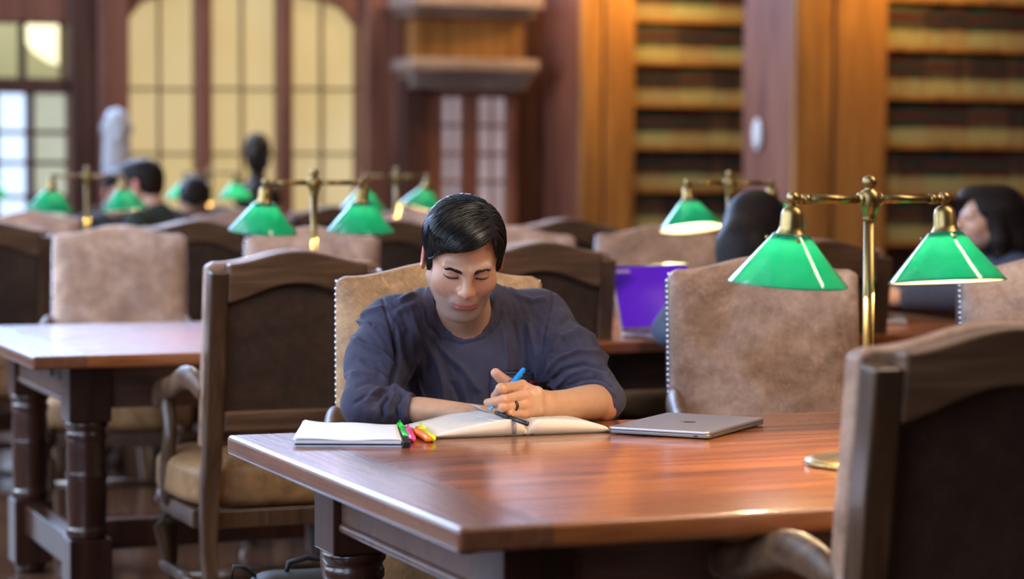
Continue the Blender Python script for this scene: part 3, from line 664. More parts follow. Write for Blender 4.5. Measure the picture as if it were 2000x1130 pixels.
def polygonise(F, lo, hi, h, B=8):
    lo = A3(lo); n = (np.ceil((A3(hi)-lo)/h/B).astype(int))*B+1
    nb = (n-1)//B; bx = np.stack(np.meshgrid(*[np.arange(q) for q in nb], indexing='ij'), -1).reshape(-1, 3)
    cen = lo+(bx*B+B/2)*h; dc = F(cen.astype(f4)); keep = np.abs(dc) < h*B*0.87*1.45
    V = np.empty(tuple(n), f4)
    for (i, j, k), d in zip(bx[~keep], dc[~keep]): V[i*B:i*B+B+1, j*B:j*B+B+1, k*B:k*B+B+1] = d
    kb = bx[keep]; off = np.stack(np.meshgrid(*[np.arange(B+1)]*3, indexing='ij'), -1).reshape(-1, 3)
    for s in range(0, len(kb), 300):
        idx = (kb[s:s+300, None, :]*B+off[None]).reshape(-1, 3); v = F((lo+idx*h).astype(f4)); V[idx[:, 0], idx[:, 1], idx[:, 2]] = v
    ins = V < 0
    c8 = [(i, j, k) for i in (0, 1) for j in (0, 1) for k in (0, 1)]
    cnt = sum(ins[i:n[0]-1+i, j:n[1]-1+j, k:n[2]-1+k].astype(np.int8) for i, j, k in c8)
    act = np.argwhere((cnt > 0) & (cnt < 8)); vid = np.full(cnt.shape, -1, np.int32); vid[tuple(act.T)] = np.arange(len(act))
    val = {c: V[act[:, 0]+c[0], act[:, 1]+c[1], act[:, 2]+c[2]] for c in c8}
    acc = np.zeros((len(act), 3)); m = np.zeros(len(act))
    for c in c8:
        for ax in range(3):
            if c[ax] == 0:
                d = list(c); d[ax] = 1; d = tuple(d); a, b = val[c], val[d]; x = (a < 0) != (b < 0)
                t = a/np.where(x, a-b, 1); p = np.tile(np.array(c, float), (len(act), 1)); p[:, ax] += t
                acc[x] += p[x]; m[x] += 1
    P = lo+(act+acc/m[:, None])*h
    faces = []
    for ax in range(3):
        o1, o2 = [(1, 2), (2, 0), (0, 1)][ax]
        sl = [slice(1, -1)]*3; sl[ax] = slice(0, -1); a = ins[tuple(sl)]; sl2 = [slice(1, -1)]*3; sl2[ax] = slice(1, None); b = ins[tuple(sl2)]
        for flip, mask in ((0, a & ~b), (1, ~a & b)):
            e = np.argwhere(mask)
            if not len(e): continue
            st = np.array([1, 1, 1]); st[ax] = 0; e = e+st
            q = []
            for d1, d2 in ((0, 0), (1, 0), (1, 1), (0, 1)):
                w = e.copy(); w[:, o1] -= d1; w[:, o2] -= d2; q.append(vid[tuple(w.T)])
            q = np.stack(q, 1); faces.append(q[:, ::-1] if flip else q)
    F_ = np.concatenate(faces); F_ = F_[(F_ >= 0).all(1)]
    return P, F_
def normals(P, Fc):
    a = np.cross(P[Fc[:, 2]]-P[Fc[:, 0]], P[Fc[:, 3]]-P[Fc[:, 1]]); nn = np.zeros_like(P)
    for k in range(4): np.add.at(nn, Fc[:, k], a)
    return nn/(np.linalg.norm(nn, axis=1)[:, None]+1e-12)
def smooth_mesh(P, Fc, it=1, lam=.5):
    e = np.concatenate([Fc[:, [0, 1]], Fc[:, [1, 2]], Fc[:, [2, 3]], Fc[:, [3, 0]]])
    for _ in range(it):
        s = np.zeros_like(P); c = np.zeros(len(P))
        np.add.at(s, e[:, 0], P[e[:, 1]]); np.add.at(s, e[:, 1], P[e[:, 0]]); np.add.at(c, e[:, 0], 1); np.add.at(c, e[:, 1], 1)
        P = P+lam*(s/c[:, None]-P)
    return P
def to_obj(name, P, Fc, mat, parent=None, colors=None):
    me = bpy.data.meshes.new(name); me.vertices.add(len(P)); me.vertices.foreach_set('co', np.asarray(P, f4).ravel())
    me.loops.add(Fc.size); me.loops.foreach_set('vertex_index', Fc.astype(np.int32).ravel()); me.polygons.add(len(Fc))
    me.polygons.foreach_set('loop_start', np.arange(0, Fc.size, 4, dtype=np.int32)); me.polygons.foreach_set('use_smooth', np.ones(len(Fc), bool))
    me.update(calc_edges=True); me.validate()
    if colors is not None:
        at = me.color_attributes.new('col', 'FLOAT_COLOR', 'POINT'); at.data.foreach_set('color', np.concatenate([colors, np.ones((len(P), 1))], 1).astype(f4).ravel())
    me.materials.append(mat); o = bpy.data.objects.new(name, me); COL.objects.link(o)
    if parent is not None: under(o, parent) if parent.type == 'EMPTY' else setattr(o, 'parent', parent)
    return o
def join_pf(L):
    n = 0; Ps = []; Fs = []
    for P, Fc in L: Ps.append(P); Fs.append(Fc+n); n += len(P)
    return np.concatenate(Ps), np.concatenate(Fs)
def ss(a, b, x): t = np.clip((x-a)/(b-a), 0, 1); return t*t*(3-2*t)
def skin_mat():
    m, t, b = nt('skin'); at = N(t, 'ShaderNodeAttribute', attribute_name='col'); v = coords(t); n = noise(t, v, 60, 6, .65); n2 = noise(t, v, 700, 2, .6)
    c = mixc(t, .35, at.outputs['Color'], ramp(t, n, [(0.3, (.80, .72, .70)), (0.7, (1.12, 1.10, 1.08))]), 'MULTIPLY'); t.links.new(c, b.inputs['Base Color'])
    b.inputs['Roughness'].default_value = .46; b.inputs['Subsurface Weight'].default_value = .12; b.inputs['Subsurface Radius'].default_value = (.012, .004, .002); b.inputs['Subsurface Scale'].default_value = .6
    bump(t, b, n2, .22, .0006); return m
def cloth_mat(name, col, col2, r=.85):
    m, t, b = nt(name); v = coords(t); n = noise(t, v, 22, 5, .6); t.links.new(ramp(t, n, [(0.3, col), (0.7, col2)]), b.inputs['Base Color'])
    b.inputs['Roughness'].default_value = r; b.inputs['Sheen Weight'].default_value = .04; b.inputs['Sheen Roughness'].default_value = .5
    w = noise(t, v, 900, 2, .7); bump(t, b, w, .3, .0008); return m
def hair_mat(name, c1, c2, rough=.28):
    m, t, b = nt(name); v = coords(t); n = noise(t, v, 60, 4, .6); t.links.new(ramp(t, n, [(0.3, c1), (0.7, c2)]), b.inputs['Base Color']); b.inputs['Roughness'].default_value = rough; b.inputs['Specular IOR Level'].default_value = .45 if rough < .5 else .15; return m
M['skin'] = skin_mat(); M['hair'] = hair_mat('black_hair', (.006, .006, .008), (.014, .012, .013), .36)
M['shirt'] = cloth_mat('slate_navy_jersey', (.032, .028, .058), (.048, .043, .078)); M['pants'] = cloth_mat('khaki_green_cloth', (.05, .05, .03), (.08, .075, .05))
# ------------------------------------------------------------------ the head, in its own frame: x to the picture's right, y to the back, z up, origin between the ears at eye height
def head_sdf(p):
    s = p.copy(); s[:, 0] = np.abs(s[:, 0])
    d = ell(s, (0, .012, .028), (.0745, .094, .073))
    d = smin(d, ell(s, (0, -.026, -.028), (.0625, .066, .074)), .02)
    jaw = cap(s, (.0512, .002, -.054), (.022, -.064, -.094), .0215, .019)
    d = smin(d, jaw, .022)
    d = smin(d, ell(s, (0, -.045, -.072), (.040, .042, .040)), .02)
    d = smin(d, ell(s, (.041, -.052, -.028), (.024, .024, .024)), .018)           # cheek
    d = smin(d, cap(s, (.010, -.0885, .0155), (.044, -.076, .0205), .0078, .0060), .018)   # brow
    d = smax(d, -ell(s, (.0315, -.1005, .0030), (.0175, .0140, .0090)), .012)      # eye socket
    d = smin(d, ell(s, (.0315, -.0768, .0035), (.0150, .0122, .0090)), .007)       # closed lid over the eye
    # nose
    n = cap(s, (0, -.0885, .008), (0, -.1080, -.022), .0082, .0098)
    n = smin(n, sph(s, (0, -.1085, -.0262), .0098), .008)
    n = smin(n, ell(s, (.0112, -.1005, -.0285), (.0072, .0098, .0070)), .007)
    n = smin(n, cap(s, (0, -.095, -.036), (0, -.108, -.0335), .005), .005)
    d = smin(d, n, .011)
    d = smax(d, -ell(s, (.0070, -.1060, -.0375), (.0034, .0052, .0040)), .003)
    # mouth
    d = smin(d, ell(s, (0, -.0850, -.060), (.027, .0155, .019)), .010)
    up = chain(s, [(0.0000, -0.0977, -0.0575), (0.0100, -0.0972, -0.0570), (0.0235, -0.0887, -0.0608)], [.0030, .0032, .0012], .0015)
    lo = chain(s, [(0.0000, -0.0967, -0.0660), (0.0120, -0.0947, -0.0657), (0.0225, -0.0887, -0.0615)], [.0042, .0038, .0014], .0015)
    d = smin(d, smin(up, lo, .0015), .0042)
    d = smax(d, -chain(s, [(0.0000, -0.1027, -0.0617), (0.0120, -0.1002, -0.0619), (0.0255, -0.0902, -0.0615)], [.0012, .0012, .0012], .001), .0022)
    d = smax(d, -ell(s, (0, -.1000, -.0780), (.016, .0045, .0050)), .010)
    d = smin(d, ell(s, (0, -.0790, -.0965), (.0245, .0170, .0155)), .014)            # chin
    # ears
    e = ell(s, (.0785, .012, -.013), (.0075, .0190, .0330), rotm(8, 0, 14))
    e = smax(e, -ell(s, (.0850, .006, -.009), (.0055, .0105, .0200)), .004)
    d = smin(d, e, .005)
    return d
def head_colors(p):
    a = np.abs(p[:, 0]); c = np.tile(A3((.49, .275, .182)), (len(p), 1)).astype(float)
    def mix(w, col): w = np.clip(w, 0, 1)[:, None]; return c*(1-w)+np.array(col)*w
    front = ss(.02, -.03, p[:, 1])
    c = mix(.25*np.exp(-((a-.042)/.02)**2-((p[:, 2]+.03)/.02)**2)*front, (.60, .22, .15))
    c = mix(.40*np.exp(-((a)/.014)**2-((p[:, 2]+.028)/.014)**2)*ss(-.09, -.1, p[:, 1]), (.62, .24, .16))
    nzb = .006*np.sin(p[:, 0]*260+p[:, 2]*190)*np.sin(p[:, 1]*230-p[:, 0]*90); beard = ss(-.026, -.060, p[:, 2]+.45*np.maximum(a-.024, 0)+nzb)*ss(.03, .0, p[:, 1])
    beard = np.maximum(beard*ss(.095, .060, -p[:, 2]-.0+0*a), beard)
    c = mix(.76*beard, (.17, .125, .115))
    c = mix(.22*ss(.050, .075, a)*ss(-.01, -.05, p[:, 2])*front, (.20, .13, .11))
    lw = np.exp(-(np.maximum(np.abs(p[:, 2]+.0622)-(.0055+.0025*(a < .016)), 0)/.0016)**2)*ss(.0265, .0235, a)*ss(-.085, -.090, p[:, 1])
    c = mix(.85*lw, (.40, .135, .110))
    ln = np.exp(-((p[:, 2]+.0621+.06*np.maximum(a-.012, 0)*1.5)/.0011)**2)*ss(.027, .024, a)*ss(-.085, -.09, p[:, 1])
    c = mix(.30*np.exp(-((a-.0240-.35*np.maximum(-p[:, 2]-.040, 0))/.0026)**2)*ss(-.030, -.040, p[:, 2])*ss(-.062, -.052, p[:, 2])*front, (.30, .14, .11))
    c = mix(.8*ln, (.13, .03, .025))
    zc = -.0012+.16*((a-.0315)/.018)**2*.018
    lash = np.exp(-((p[:, 2]-zc)/.0016)**2)*ss(.0165, .0140, np.abs(a-.0315))*ss(-.06, -.07, p[:, 1])
    c = mix(.9*lash, (.03, .015, .012))
    cr = np.exp(-((p[:, 2]-.0095+.16*((a-.0315)/.018)**2*.018)/.0014)**2)*ss(.020, .016, np.abs(a-.0315))*ss(-.06, -.07, p[:, 1])
    c = mix(.45*cr, (.20, .08, .055)); c = mix(.25*np.exp(-((a-.0315)/.016)**2-((p[:, 2]-.001)/.009)**2)*front, (.36, .17, .13))
    c = mix(.75*ss(.074, .079, a)*ss(-.03, -.01, p[:, 1]), (.62, .20, .14))
    mole = np.exp(-(((p[:, 0]-.0535)/.0014)**2+((p[:, 2]+.006)/.0014)**2)); c = mix(.8*mole*front, (.10, .04, .03))
    return c
def hair_sdf(p):
    a = np.abs(p[:, 0])
    d = ell(p, (0, .016, .032), (.0845, .1010, .0815))
    d = smin(d, ell(p, (-.010, -.036, .074), (.066, .066, .038), rotm(0, 4, 0)), .022)
    d = smin(d, ell(p, (0, .055, -.010), (.070, .055, .070)), .02)
    # hairline on the forehead: high at the parting (picture right), falling to the picture left
    zl = np.interp(p[:, 0], [-.090, -.073, -.062, -.045, -.02, .010, .034, .048, .055, .068, .09], [-.02, .008, .030, .054, .066, .074, .079, .079, .040, .010, -.02]).astype(f4)
    face = smax(zl*0+(p[:, 2]-zl), (p[:, 1]+.012-.35*np.maximum(.05-a, 0)*0), .006)   # inside (<0): below line and forward
    d = smax(d, -face, .005)
    d = smax(d, (-.078-p[:, 2]), .006)
    # clear the ears, leave a sideburn in front of them
    es = np.stack([a, p[:, 1], p[:, 2]], 1)
    d = smax(d, -ell(es, (.082, .012, -.022), (.02, .024, .042)), .006)
    sb = ell(es, (.0690, -.016, .010), (.0075, .011, .036)); d = smin(d, sb, .004)
    return d
def grad(F, P, e=.0015):
    g = np.stack([F(P+A3(v))-F(P-A3(v)) for v in ((e, 0, 0), (0, e, 0), (0, 0, e))], 1); return g/(np.linalg.norm(g, axis=1)[:, None]+1e-9)
def ribbons(paths, r):      # thin 3-sided strands from an array (n, m, 3)
    n, m, _ = paths.shape; T = np.gradient(paths, axis=1); T /= np.linalg.norm(T, axis=2)[..., None]+1e-9
    up = np.array([.3, .2, 1.0]); A = np.cross(T, up); A /= np.linalg.norm(A, axis=2)[..., None]+1e-9; Bv = np.cross(T, A)
    tt = np.linspace(0, 1, m); w = (r*np.clip(np.minimum(tt*6, (1-tt)*3.5), .12, 1))[None, :, None]
    rings = np.stack([paths+w*(A*cos(q)+Bv*sin(q)) for q in (0, 2*pi/3, 4*pi/3)], 2); P = rings.reshape(-1, 3)
    base = (np.arange(n)[:, None]*m+np.arange(m-1)[None])*3; Fs = []
    for k in range(3):
        k2 = (k+1) % 3; Fs.append(np.stack([base+k, base+k2, base+3+k2, base+3+k], -1).reshape(-1, 4))
    return P, np.concatenate(Fs)
def hair_strands(n, m=14, step=.0062, seed=3):
    rg = np.random.default_rng(seed); P0 = []
    while sum(len(q) for q in P0) < n:
        q = rg.uniform((-.09, -.11, -.05), (.09, .12, .15), (6000, 3)).astype(f4); d = hair_sdf(q); q = q[np.abs(d) < .004]; P0.append(q)
    P = np.concatenate(P0)[:n]
    for _ in range(3): P = P-grad(hair_sdf, P)*hair_sdf(P)[:, None]
    paths = [P.copy()]; jit = rg.normal(0, .12, (len(P), 3)).astype(f4)
    for _ in range(m-1):
        x, y, z = P.T; part = ss(.040, .052, x)
        fl = np.stack([-1.0+0*x, -.35-.5*ss(.02, -.06, y)+1.5*ss(.0, .06, y), -.15+0*x], 1)      # swept over to the picture left
        side = np.stack([.15+0*x, .55+0*x, -1.0+0*x], 1)                                       # right of the parting: down and back
        sl = np.stack([-.05+0*x, .25+0*x, -1.0+0*x], 1); wl = ss(-.050, -.072, x)
        back = ss(.03, .07, y)[:, None]
        f = fl*(1-part[:, None])+side*part[:, None]; f = f*(1-wl[:, None])+sl*wl[:, None]; f = f*(1-back)+np.array([0, .4, -1.0])*back
        f = f+jit; g = grad(hair_sdf, P); f = f-g*(f*g).sum(1)[:, None]; f /= np.linalg.norm(f, axis=1)[:, None]+1e-9
        P = (P+f*step).astype(f4); P = P-grad(hair_sdf, P)*(hair_sdf(P)-.0006)[:, None]; P = P.astype(f4); paths.append(P.copy())
    paths = np.stack(paths, 1); lift = rg.uniform(-.0004, .0016, (n, 1)); c = np.array([0, .01, .03]); dr = paths-c; dr /= np.linalg.norm(dr, axis=2)[..., None]
    return paths+dr*lift[..., None]
# ================================================================== THE READING MAN
HC = np.array(PX(905, 497, 4.90)); HPIT, HYAW, HROL = 30, 8, 2
HR = np.array((Matrix.Rotation(R(HYAW), 3, 'Z') @ Matrix.Rotation(R(HROL), 3, 'Y') @ Matrix.Rotation(R(HPIT), 3, 'X')), f4)
def h2w(p): return np.asarray(p) @ HR.T+HC
def w2h(p): return ((p-HC.astype(f4)) @ HR).astype(f4)
man = empty('person', (0.0, 5.15, 0), 0, 'man in a slate long-sleeved shirt bent over the open book, holding a blue pen', 'person')
def PQ(x, y, Y): return np.array(PX(x, y, Y), f4)
shL, shR = PQ(762, 640, 5.03), PQ(1062, 632, 5.15)
elL, elR = PQ(716, 790, 4.86), PQ(1176, 783, 4.93)
wrL = PQ(945, 813, 4.80); haL = PQ(1000, 812, 4.79)
wrR = PQ(1062, 789, 4.755)
pel = np.array([(-.02), 5.42, .56], f4); che = PQ(912, 700, 5.10); nk = PQ(908, 622, 5.07)
# hand: picture-left pointing, back of the hand to the camera
kn = {'i': PQ(1020, 753, 4.715), 'm': PQ(1023, 771, 4.690), 'r': PQ(1021, 789, 4.685), 'p': PQ(1021, 806, 4.690)}
fing = {'i': [kn['i'], PQ(979, 759, 4.660), PQ(968, 773, 4.685), PQ(978, 783, 4.71)],
        'm': [kn['m'], PQ(983, 780, 4.640), PQ(964, 784, 4.642), PQ(952, 785.5, 4.655)],
        'r': [kn['r'], PQ(982, 795, 4.638), PQ(971, 796, 4.660), PQ(976, 799, 4.685)],
        'p': [kn['p'], PQ(994, 806, 4.650), PQ(981, 804, 4.665), PQ(986, 804, 4.685)]}
frad = {'i': [.0112, .0106, .0090, .0076], 'm': [.0108, .0092, .0084, .0077], 'r': [.0104, .0090, .0080, .0072], 'p': [.0100, .0084, .0074, .0066]}
thumb = [PQ(1046, 780, 4.745), PQ(1012, 760, 4.748), PQ(986, 744, 4.730), PQ(968, 728, 4.718)]
ARM_R = dense([elR, PQ(1150, 785, 4.885), PQ(1106, 789, 4.815), wrR], [.0345, .0360, .0300, .0262])
ARM_L = dense([elL, elL*.62+wrL*.38, elL*.5+wrL*.5, wrL, haL], [.022, .0245, .027, .0225, .018])
THUMB = dense(thumb, [.020, .0140, .0120, .0098], 4)
def hand_sdf(p):
    d = rbox(p, (kn['m']+kn['r']+wrR*1.0)/3+A3((.004, .004, 0)), (.024, .016, .030), .0155)
    for k in 'imrp': d = smin(d, cap(p, wrR, kn[k], .0225, frad[k][0]), .009)
    d = smin(d, tubec(p, THUMB), .010)
    for k in 'imrp':
        c = chain(p, fing[k], frad[k], .003); c = smin(c, sph(p, fing[k][1], frad[k][1]+.0006), .003); c = smin(c, sph(p, kn[k], frad[k][0]+.0006), .004)
        d = smin(d, c, .0016)
    return d
def arms_sdf(p):
    r = smin(tubec(p, ARM_R), sph(p, elR+A3((.004, .0, -.006)), .0355), .012)
    d = smin(r, hand_sdf(p), .008)
    l = tubec(p, ARM_L)
    l = smin(l, rbox(p, haL+A3((.018, -.005, -.002)), (.036, .026, .013), .012), .012)
    for k, q in enumerate(((1046, 800), (1050, 805), (1052, 810), (1046, 815))): l = smin(l, cap(p, haL+A3((.03, -.004, .012-.008*k)), PQ(q[0]+6, q[1], 4.80), .009, .0075), .004)
    return np.minimum(d, l)
def neck_sdf(p):
    n = chain(p, [h2w((0, .030, -.055)).astype(f4), nk+A3((0, .035, -.02)), nk+A3((0, .05, -.10))], [.052, .060, .085], .03)
    n = smin(n, ell(p, nk+A3((0, .045, -.085)), (.16, .075, .055)), .04)
    return n
def headneck(p): q = w2h(p); return smin(head_sdf(q), neck_sdf(p), .016)
def torso_sdf(p):
    d = cap(p, pel, che*.5+pel*.5, .150, .150); d = smin(d, ell(p, che+A3((0, .05, -.06)), (.170, .115, .16)), .06)
    d = smin(d, cap(p, shL, shR, .055, .055), .05); return d
def legs_sdf(p):
    d = None
    for s in (-1, 1):
        hip = pel+A3((s*.10, -.02, -.03)); kne = np.array([.06+s*.16, 4.93, .53], f4); ank = np.array([.06+s*.15, 4.98, .09], f4); toe = ank+A3((s*.01, -.17, -.045))
        c = chain(p, [hip, kne], [.088, .062], .02); c = smin(c, chain(p, [kne, ank], [.060, .042], .02), .02); c = smin(c, cap(p, ank+A3((0, .03, -.03)), toe, .035, .032), .02)
        d = c if d is None else np.minimum(d, c)
    return d
Hh = polygonise(headneck, HC-np.array([.20, .17, .22]), HC+np.array([.20, .26, .17]), .0018)
lo = np.minimum(elL, elR)-.07; hi = np.maximum(elL, elR)+.07; lo[0] = elL[0]-.07; lo[1] = 4.60; hi[1] = 5.03; hi[2] = max(hi[2], thumb[3][2]+.03); lo[2] = .755
Ha = polygonise(arms_sdf, lo, hi, .0017)
low = polygonise(lambda p: smin(torso_sdf(p)+.02, legs_sdf(p)+.012, .03), (-.42, 4.7, .01), (.45, 5.65, 1.02), .012)
P1 = smooth_mesh(Hh[0], Hh[1], 1); P2 = smooth_mesh(Ha[0], Ha[1], 2)
c1 = head_colors((P1-HC) @ HR); inneck = neck_sdf(P1.astype(f4)) < head_sdf(w2h(P1.astype(f4)))+.002
c1[inneck] = c1[inneck]*.5+np.array([.50, .285, .19])*.5
base = np.array([.47, .268, .168]); c2 = np.tile(base, (len(P2), 1))
for k in 'imrp':
    for q in (fing[k][0], fing[k][1]): w = np.exp(-(np.linalg.norm(P2-q, axis=1)/.013)**2)[:, None]*.4; c2 = c2*(1-w)+np.array([.62, .25, .17])*w
w = np.exp(-(np.linalg.norm(P2-(elR+A3((.03, -.02, -.02))), axis=1)/.04)**2)[:, None]*.5; c2 = c2*(1-w)+np.array([.60, .22, .14])*w
w = np.exp(-(np.linalg.norm(P2-thumb[3], axis=1)/.018)**2)[:, None]*.45; c2 = c2*(1-w)+np.array([.68, .33, .27])*w
P3, F3 = join_pf([(P1, Hh[1]), (P2, Ha[1]), low])
body = to_obj('body', P3, F3, M['skin'], man, np.concatenate([c1, c2, np.tile(base, (len(low[0]), 1))]))
# nails
mb = MB()
# ---- hair, eyebrows, lashes
hs = polygonise(hair_sdf, (-.12, -.13, -.10), (.12, .15, .17), .0022)
st = hair_strands(2600); sp, sf = ribbons(st, .00085)
hp, hf = join_pf([(hs[0], hs[1]), (sp, sf)]); to_obj('hair', h2w(hp), hf, M['hair'], man)
def brow(s):
    rg = np.random.default_rng(5+s); out = []
    for k in range(260):
        t = rg.random(); x = s*(.0110+.0315*t); z = .0150+.0055*min(t, .75)/.75-.0045*max(0, t-.75)/.25+rg.normal(0, .0017)*(1.1-.7*t)
        p = np.array([x, -.115, z]); L = .0075*(1-.3*t); d = np.array([s*1.0, .0, .38-.5*t]); d /= np.linalg.norm(d)
        out.append([p+d*L*q for q in np.linspace(0, 1, 5)])
    P = np.array(out, f4); sh = P.shape; Q = P.reshape(-1, 3)
    for _ in range(14): Q[:, 1] += head_sdf(Q)*.8
    Q[:, 1] -= .0007; return ribbons(Q.reshape(sh).astype(float), .00050)
for s in (-1, 1):
    p, f = brow(s); to_obj('eyebrow', h2w(p), f, M['hair'], man)
def lashes(s):
    rg = np.random.default_rng(15+s); out = []
    for k in range(170):
        t = rg.random(); a = .0315+(-1+2*t)*.0140; z = -.0015+.16*((a-.0315)/.018)**2*.018
        p = np.array([s*a, -.11, z]); out.append([p+np.array([s*(t-.4)*.002, 0, -.0026])*q for q in np.linspace(0, 1, 4)])
    P = np.array(out, f4); sh = P.shape; Q = P.reshape(-1, 3)
    for _ in range(14): Q[:, 1] += head_sdf(Q)*.8
    Q = Q.reshape(sh); Q[:, :, 1] -= np.linspace(.0003, .0030, 4)[None]; return ribbons(Q.astype(float), .00030)
for s in (-1, 1):
    p, f = lashes(s); to_obj('eyelashes', h2w(p), f, M['hair'], man)
# ---- shirt
def sleeve_L(p):
    fa = elL*.42+wrL*.58*0+wrL*0; cu = elL+(wrL-elL)*.40
    d = chain(p, [shL+A3((.02, 0, .0)), shL*.55+elL*.45, elL+A3((.004, .0, .004)), cu], [.072, .061, .047, .0350], .04)
    d = smin(d, sph(p, elL+A3((.004, 0, -.001)), .0465), .02)
    ax = (cu-elL)/np.linalg.norm(cu-elL); d = smax(d, ((p-cu) @ ax.astype(f4))-.002, .006)
    rim = p-cu+ax.astype(f4)*.012; return d
def sleeve_R(p):
    cu = elR+(wrR-elR)*.12+A3((0, 0, .02)); up = (shR-elR)/np.linalg.norm(shR-elR)
    d = chain(p, [shR-A3((.02, 0, 0)), shR*.5+elR*.5+A3((-.004, 0, .0)), elR+A3((.004, .008, .003))], [.074, .059, .0490], .04)
    # the pushed-up cuff: cut on a slanted plane above the forearm
    nrm = A3((-.74, -.50, -.45)); nrm = nrm/np.linalg.norm(nrm); c0 = elR+A3((-.030, -.030, .018)); d = smax(d, (p-c0) @ nrm, .008)
    return d
def shirt_sdf(p):
    d = ell(p, che+A3((0, .065, -.055)), (.186, .120, .175))
    d = smin(d, chain(p, [shL+A3((.01, .01, -.005)), nk+A3((-.045, .055, .002)), nk+A3((.045, .055, .002)), shR+A3((-.01, .01, -.005))], [.066, .058, .058, .066], .05), .06)
    d = smin(d, chain(p, [che+A3((0, .06, -.08)), pel+A3((0, .0, .02))], [.158, .165], .06), .06)
    d = smin(d, ell(p, che+A3((-.07, -.02, -.01)), (.085, .055, .07)), .05); d = smin(d, ell(p, che+A3((.07, -.015, -.01)), (.085, .055, .07)), .05)
    d = smin(d, sleeve_L(p), .028); d = smin(d, sleeve_R(p), .028)
    # neck opening
    hole = ell(p, nk+A3((0, -.008, .053)), (.064, .084, .058), rotm(22, 0, 0))
    d = d-.0028*ss(.024, .021, hole); d = smax(d, -hole, .004)
    return d
def px_folds(P, Nn, folds):
    q = to_px(P); view = P-np.array([0, 0, CAMH]); fr = (Nn*view).sum(1) < 0; out = np.zeros(len(P))
    for pts, w, amp in folds:
        pts = np.array(pts, float); best = np.full(len(P), 1e9)
        for a, b in zip(pts[:-1], pts[1:]):
            ab = b-a; t = np.clip(((q-a) @ ab)/(ab @ ab), 0, 1); dd = np.linalg.norm(q-a-t[:, None]*ab, axis=1)
            best = np.minimum(best, dd)
        w = max(w*.85, 2.6)
        ends = np.minimum(np.linalg.norm(q-pts[0], axis=1), np.linalg.norm(q-pts[-1], axis=1)); fade = ss(0, 3*w, ends+w*.6)
        out += amp*np.exp(-(best/w)**2)*fade
    out[~fr] = 0; return out
lo = np.array([elL[0]-.09, 4.74, .66]); hi = np.array([elR[0]+.09, 5.62, shR[2]+.11])
Sp, Sf = polygonise(shirt_sdf, lo, hi, .0025)
Sp = smooth_mesh(Sp, Sf, 2); Sn = normals(Sp, Sf)
mm = .001
FOLDS = [ # left sleeve (picture left)
 ([(705, 625), (722, 612), (760, 600)], 7, 5*mm), ([(700, 622), (712, 634), (730, 640)], 5, 4.5*mm), ([(692, 660), (712, 676), (745, 690), (775, 720)], 6, 5*mm),
 ([(682, 735), (705, 728), (740, 735), (775, 762)], 6, 5.0*mm), ([(690, 757), (720, 745), (760, 752), (790, 775)], 5, -3*mm), ([(700, 700), (735, 712), (770, 745)], 7, -3.5*mm),
 ([(730, 790), (745, 765), (768, 745), (775, 690), (768, 640)], 6, -6*mm), ([(762, 815), (758, 790), (772, 765)], 4, 4*mm), ([(778, 818), (772, 795), (784, 770)], 3.5, -4*mm), ([(792, 818), (786, 795), (790, 776)], 3.5, 3*mm), ([(748, 818), (745, 795), (760, 772)], 4, -4*mm),
 ([(715, 780), (735, 762), (765, 752), (795, 768)], 4.5, 4*mm), ([(690, 790), (712, 775), (740, 770)], 4, -2.5*mm),
 # shoulder seams
 ([(745, 578), (752, 600), (762, 640), (778, 690)], 3, -2.2*mm), ([(1080, 568), (1075, 600), (1062, 650), (1058, 700)], 3, -2.2*mm),
 # chest
 ([(800, 610), (815, 650), (850, 700), (865, 750), (868, 800)], 9, 4*mm), ([(790, 640), (800, 700), (815, 760), (830, 800)], 10, -5*mm), ([(835, 640), (870, 690), (905, 720), (940, 770)], 8, 3*mm),
 ([(985, 650), (990, 700), (985, 760)], 7, 3.5*mm), ([(1000, 620), (1015, 680), (1012, 740)], 6, -3*mm), ([(1030, 625), (1045, 680), (1052, 740)], 7, 3.5*mm), ([(880, 740), (895, 770), (905, 800)], 8, -3*mm), ([(820, 590), (790, 600), (765, 620)], 8, 3*mm), ([(775, 590), (800, 575), (830, 560)], 6, 4*mm), ([(990, 560), (1010, 578), (1040, 588), (1070, 585)], 6, 3*mm),
 # right sleeve
 ([(1075, 690), (1095, 660), (1130, 650), (1165, 665)], 7, 4.5*mm), ([(1065, 730), (1090, 700), (1130, 685), (1170, 690), (1190, 705)], 6, 5*mm), ([(1072, 748), (1100, 722), (1140, 708), (1185, 718)], 5, -5*mm), ([(1085, 756), (1112, 733), (1150, 722), (1195, 735)], 5, 4.5*mm), ([(1105, 757), (1130, 742), (1165, 735), (1200, 752)], 4.5, -4*mm), ([(1125, 756), (1150, 746), (1180, 748), (1206, 775)], 4, 4*mm), ([(1085, 640), (1110, 625), (1140, 640)], 7, -3*mm), ([(1060, 700), (1062, 730), (1075, 757)], 6, -5*mm), ([(1090, 600), (1110, 625), (1140, 660), (1175, 700)], 9, 2.5*mm),
 # collar band
 ([(833, 600), (842, 635), (865, 660), (905, 672), (945, 660), (972, 630), (985, 590)], 3.2, -2.2*mm),
 # pocket
 ([(958, 800), (956, 760), (958, 727), (1038, 727), (1040, 800)], 1.6, -1.5*mm)]
rg = np.random.default_rng(1); fd = 2.0*px_folds(Sp, Sn, FOLDS)
nz = sum(np.sin(Sp @ rg.normal(0, f, 3)+rg.uniform(0, 6))*a for f, a in ((24, .0022), (30, .0016), (45, .0010), (60, .0008), (80, .0007), (95, .0005), (120, .0004)))
Sp = Sp+Sn*(fd+nz)[:, None]
to_obj('shirt', Sp, Sf, M['shirt'], man)
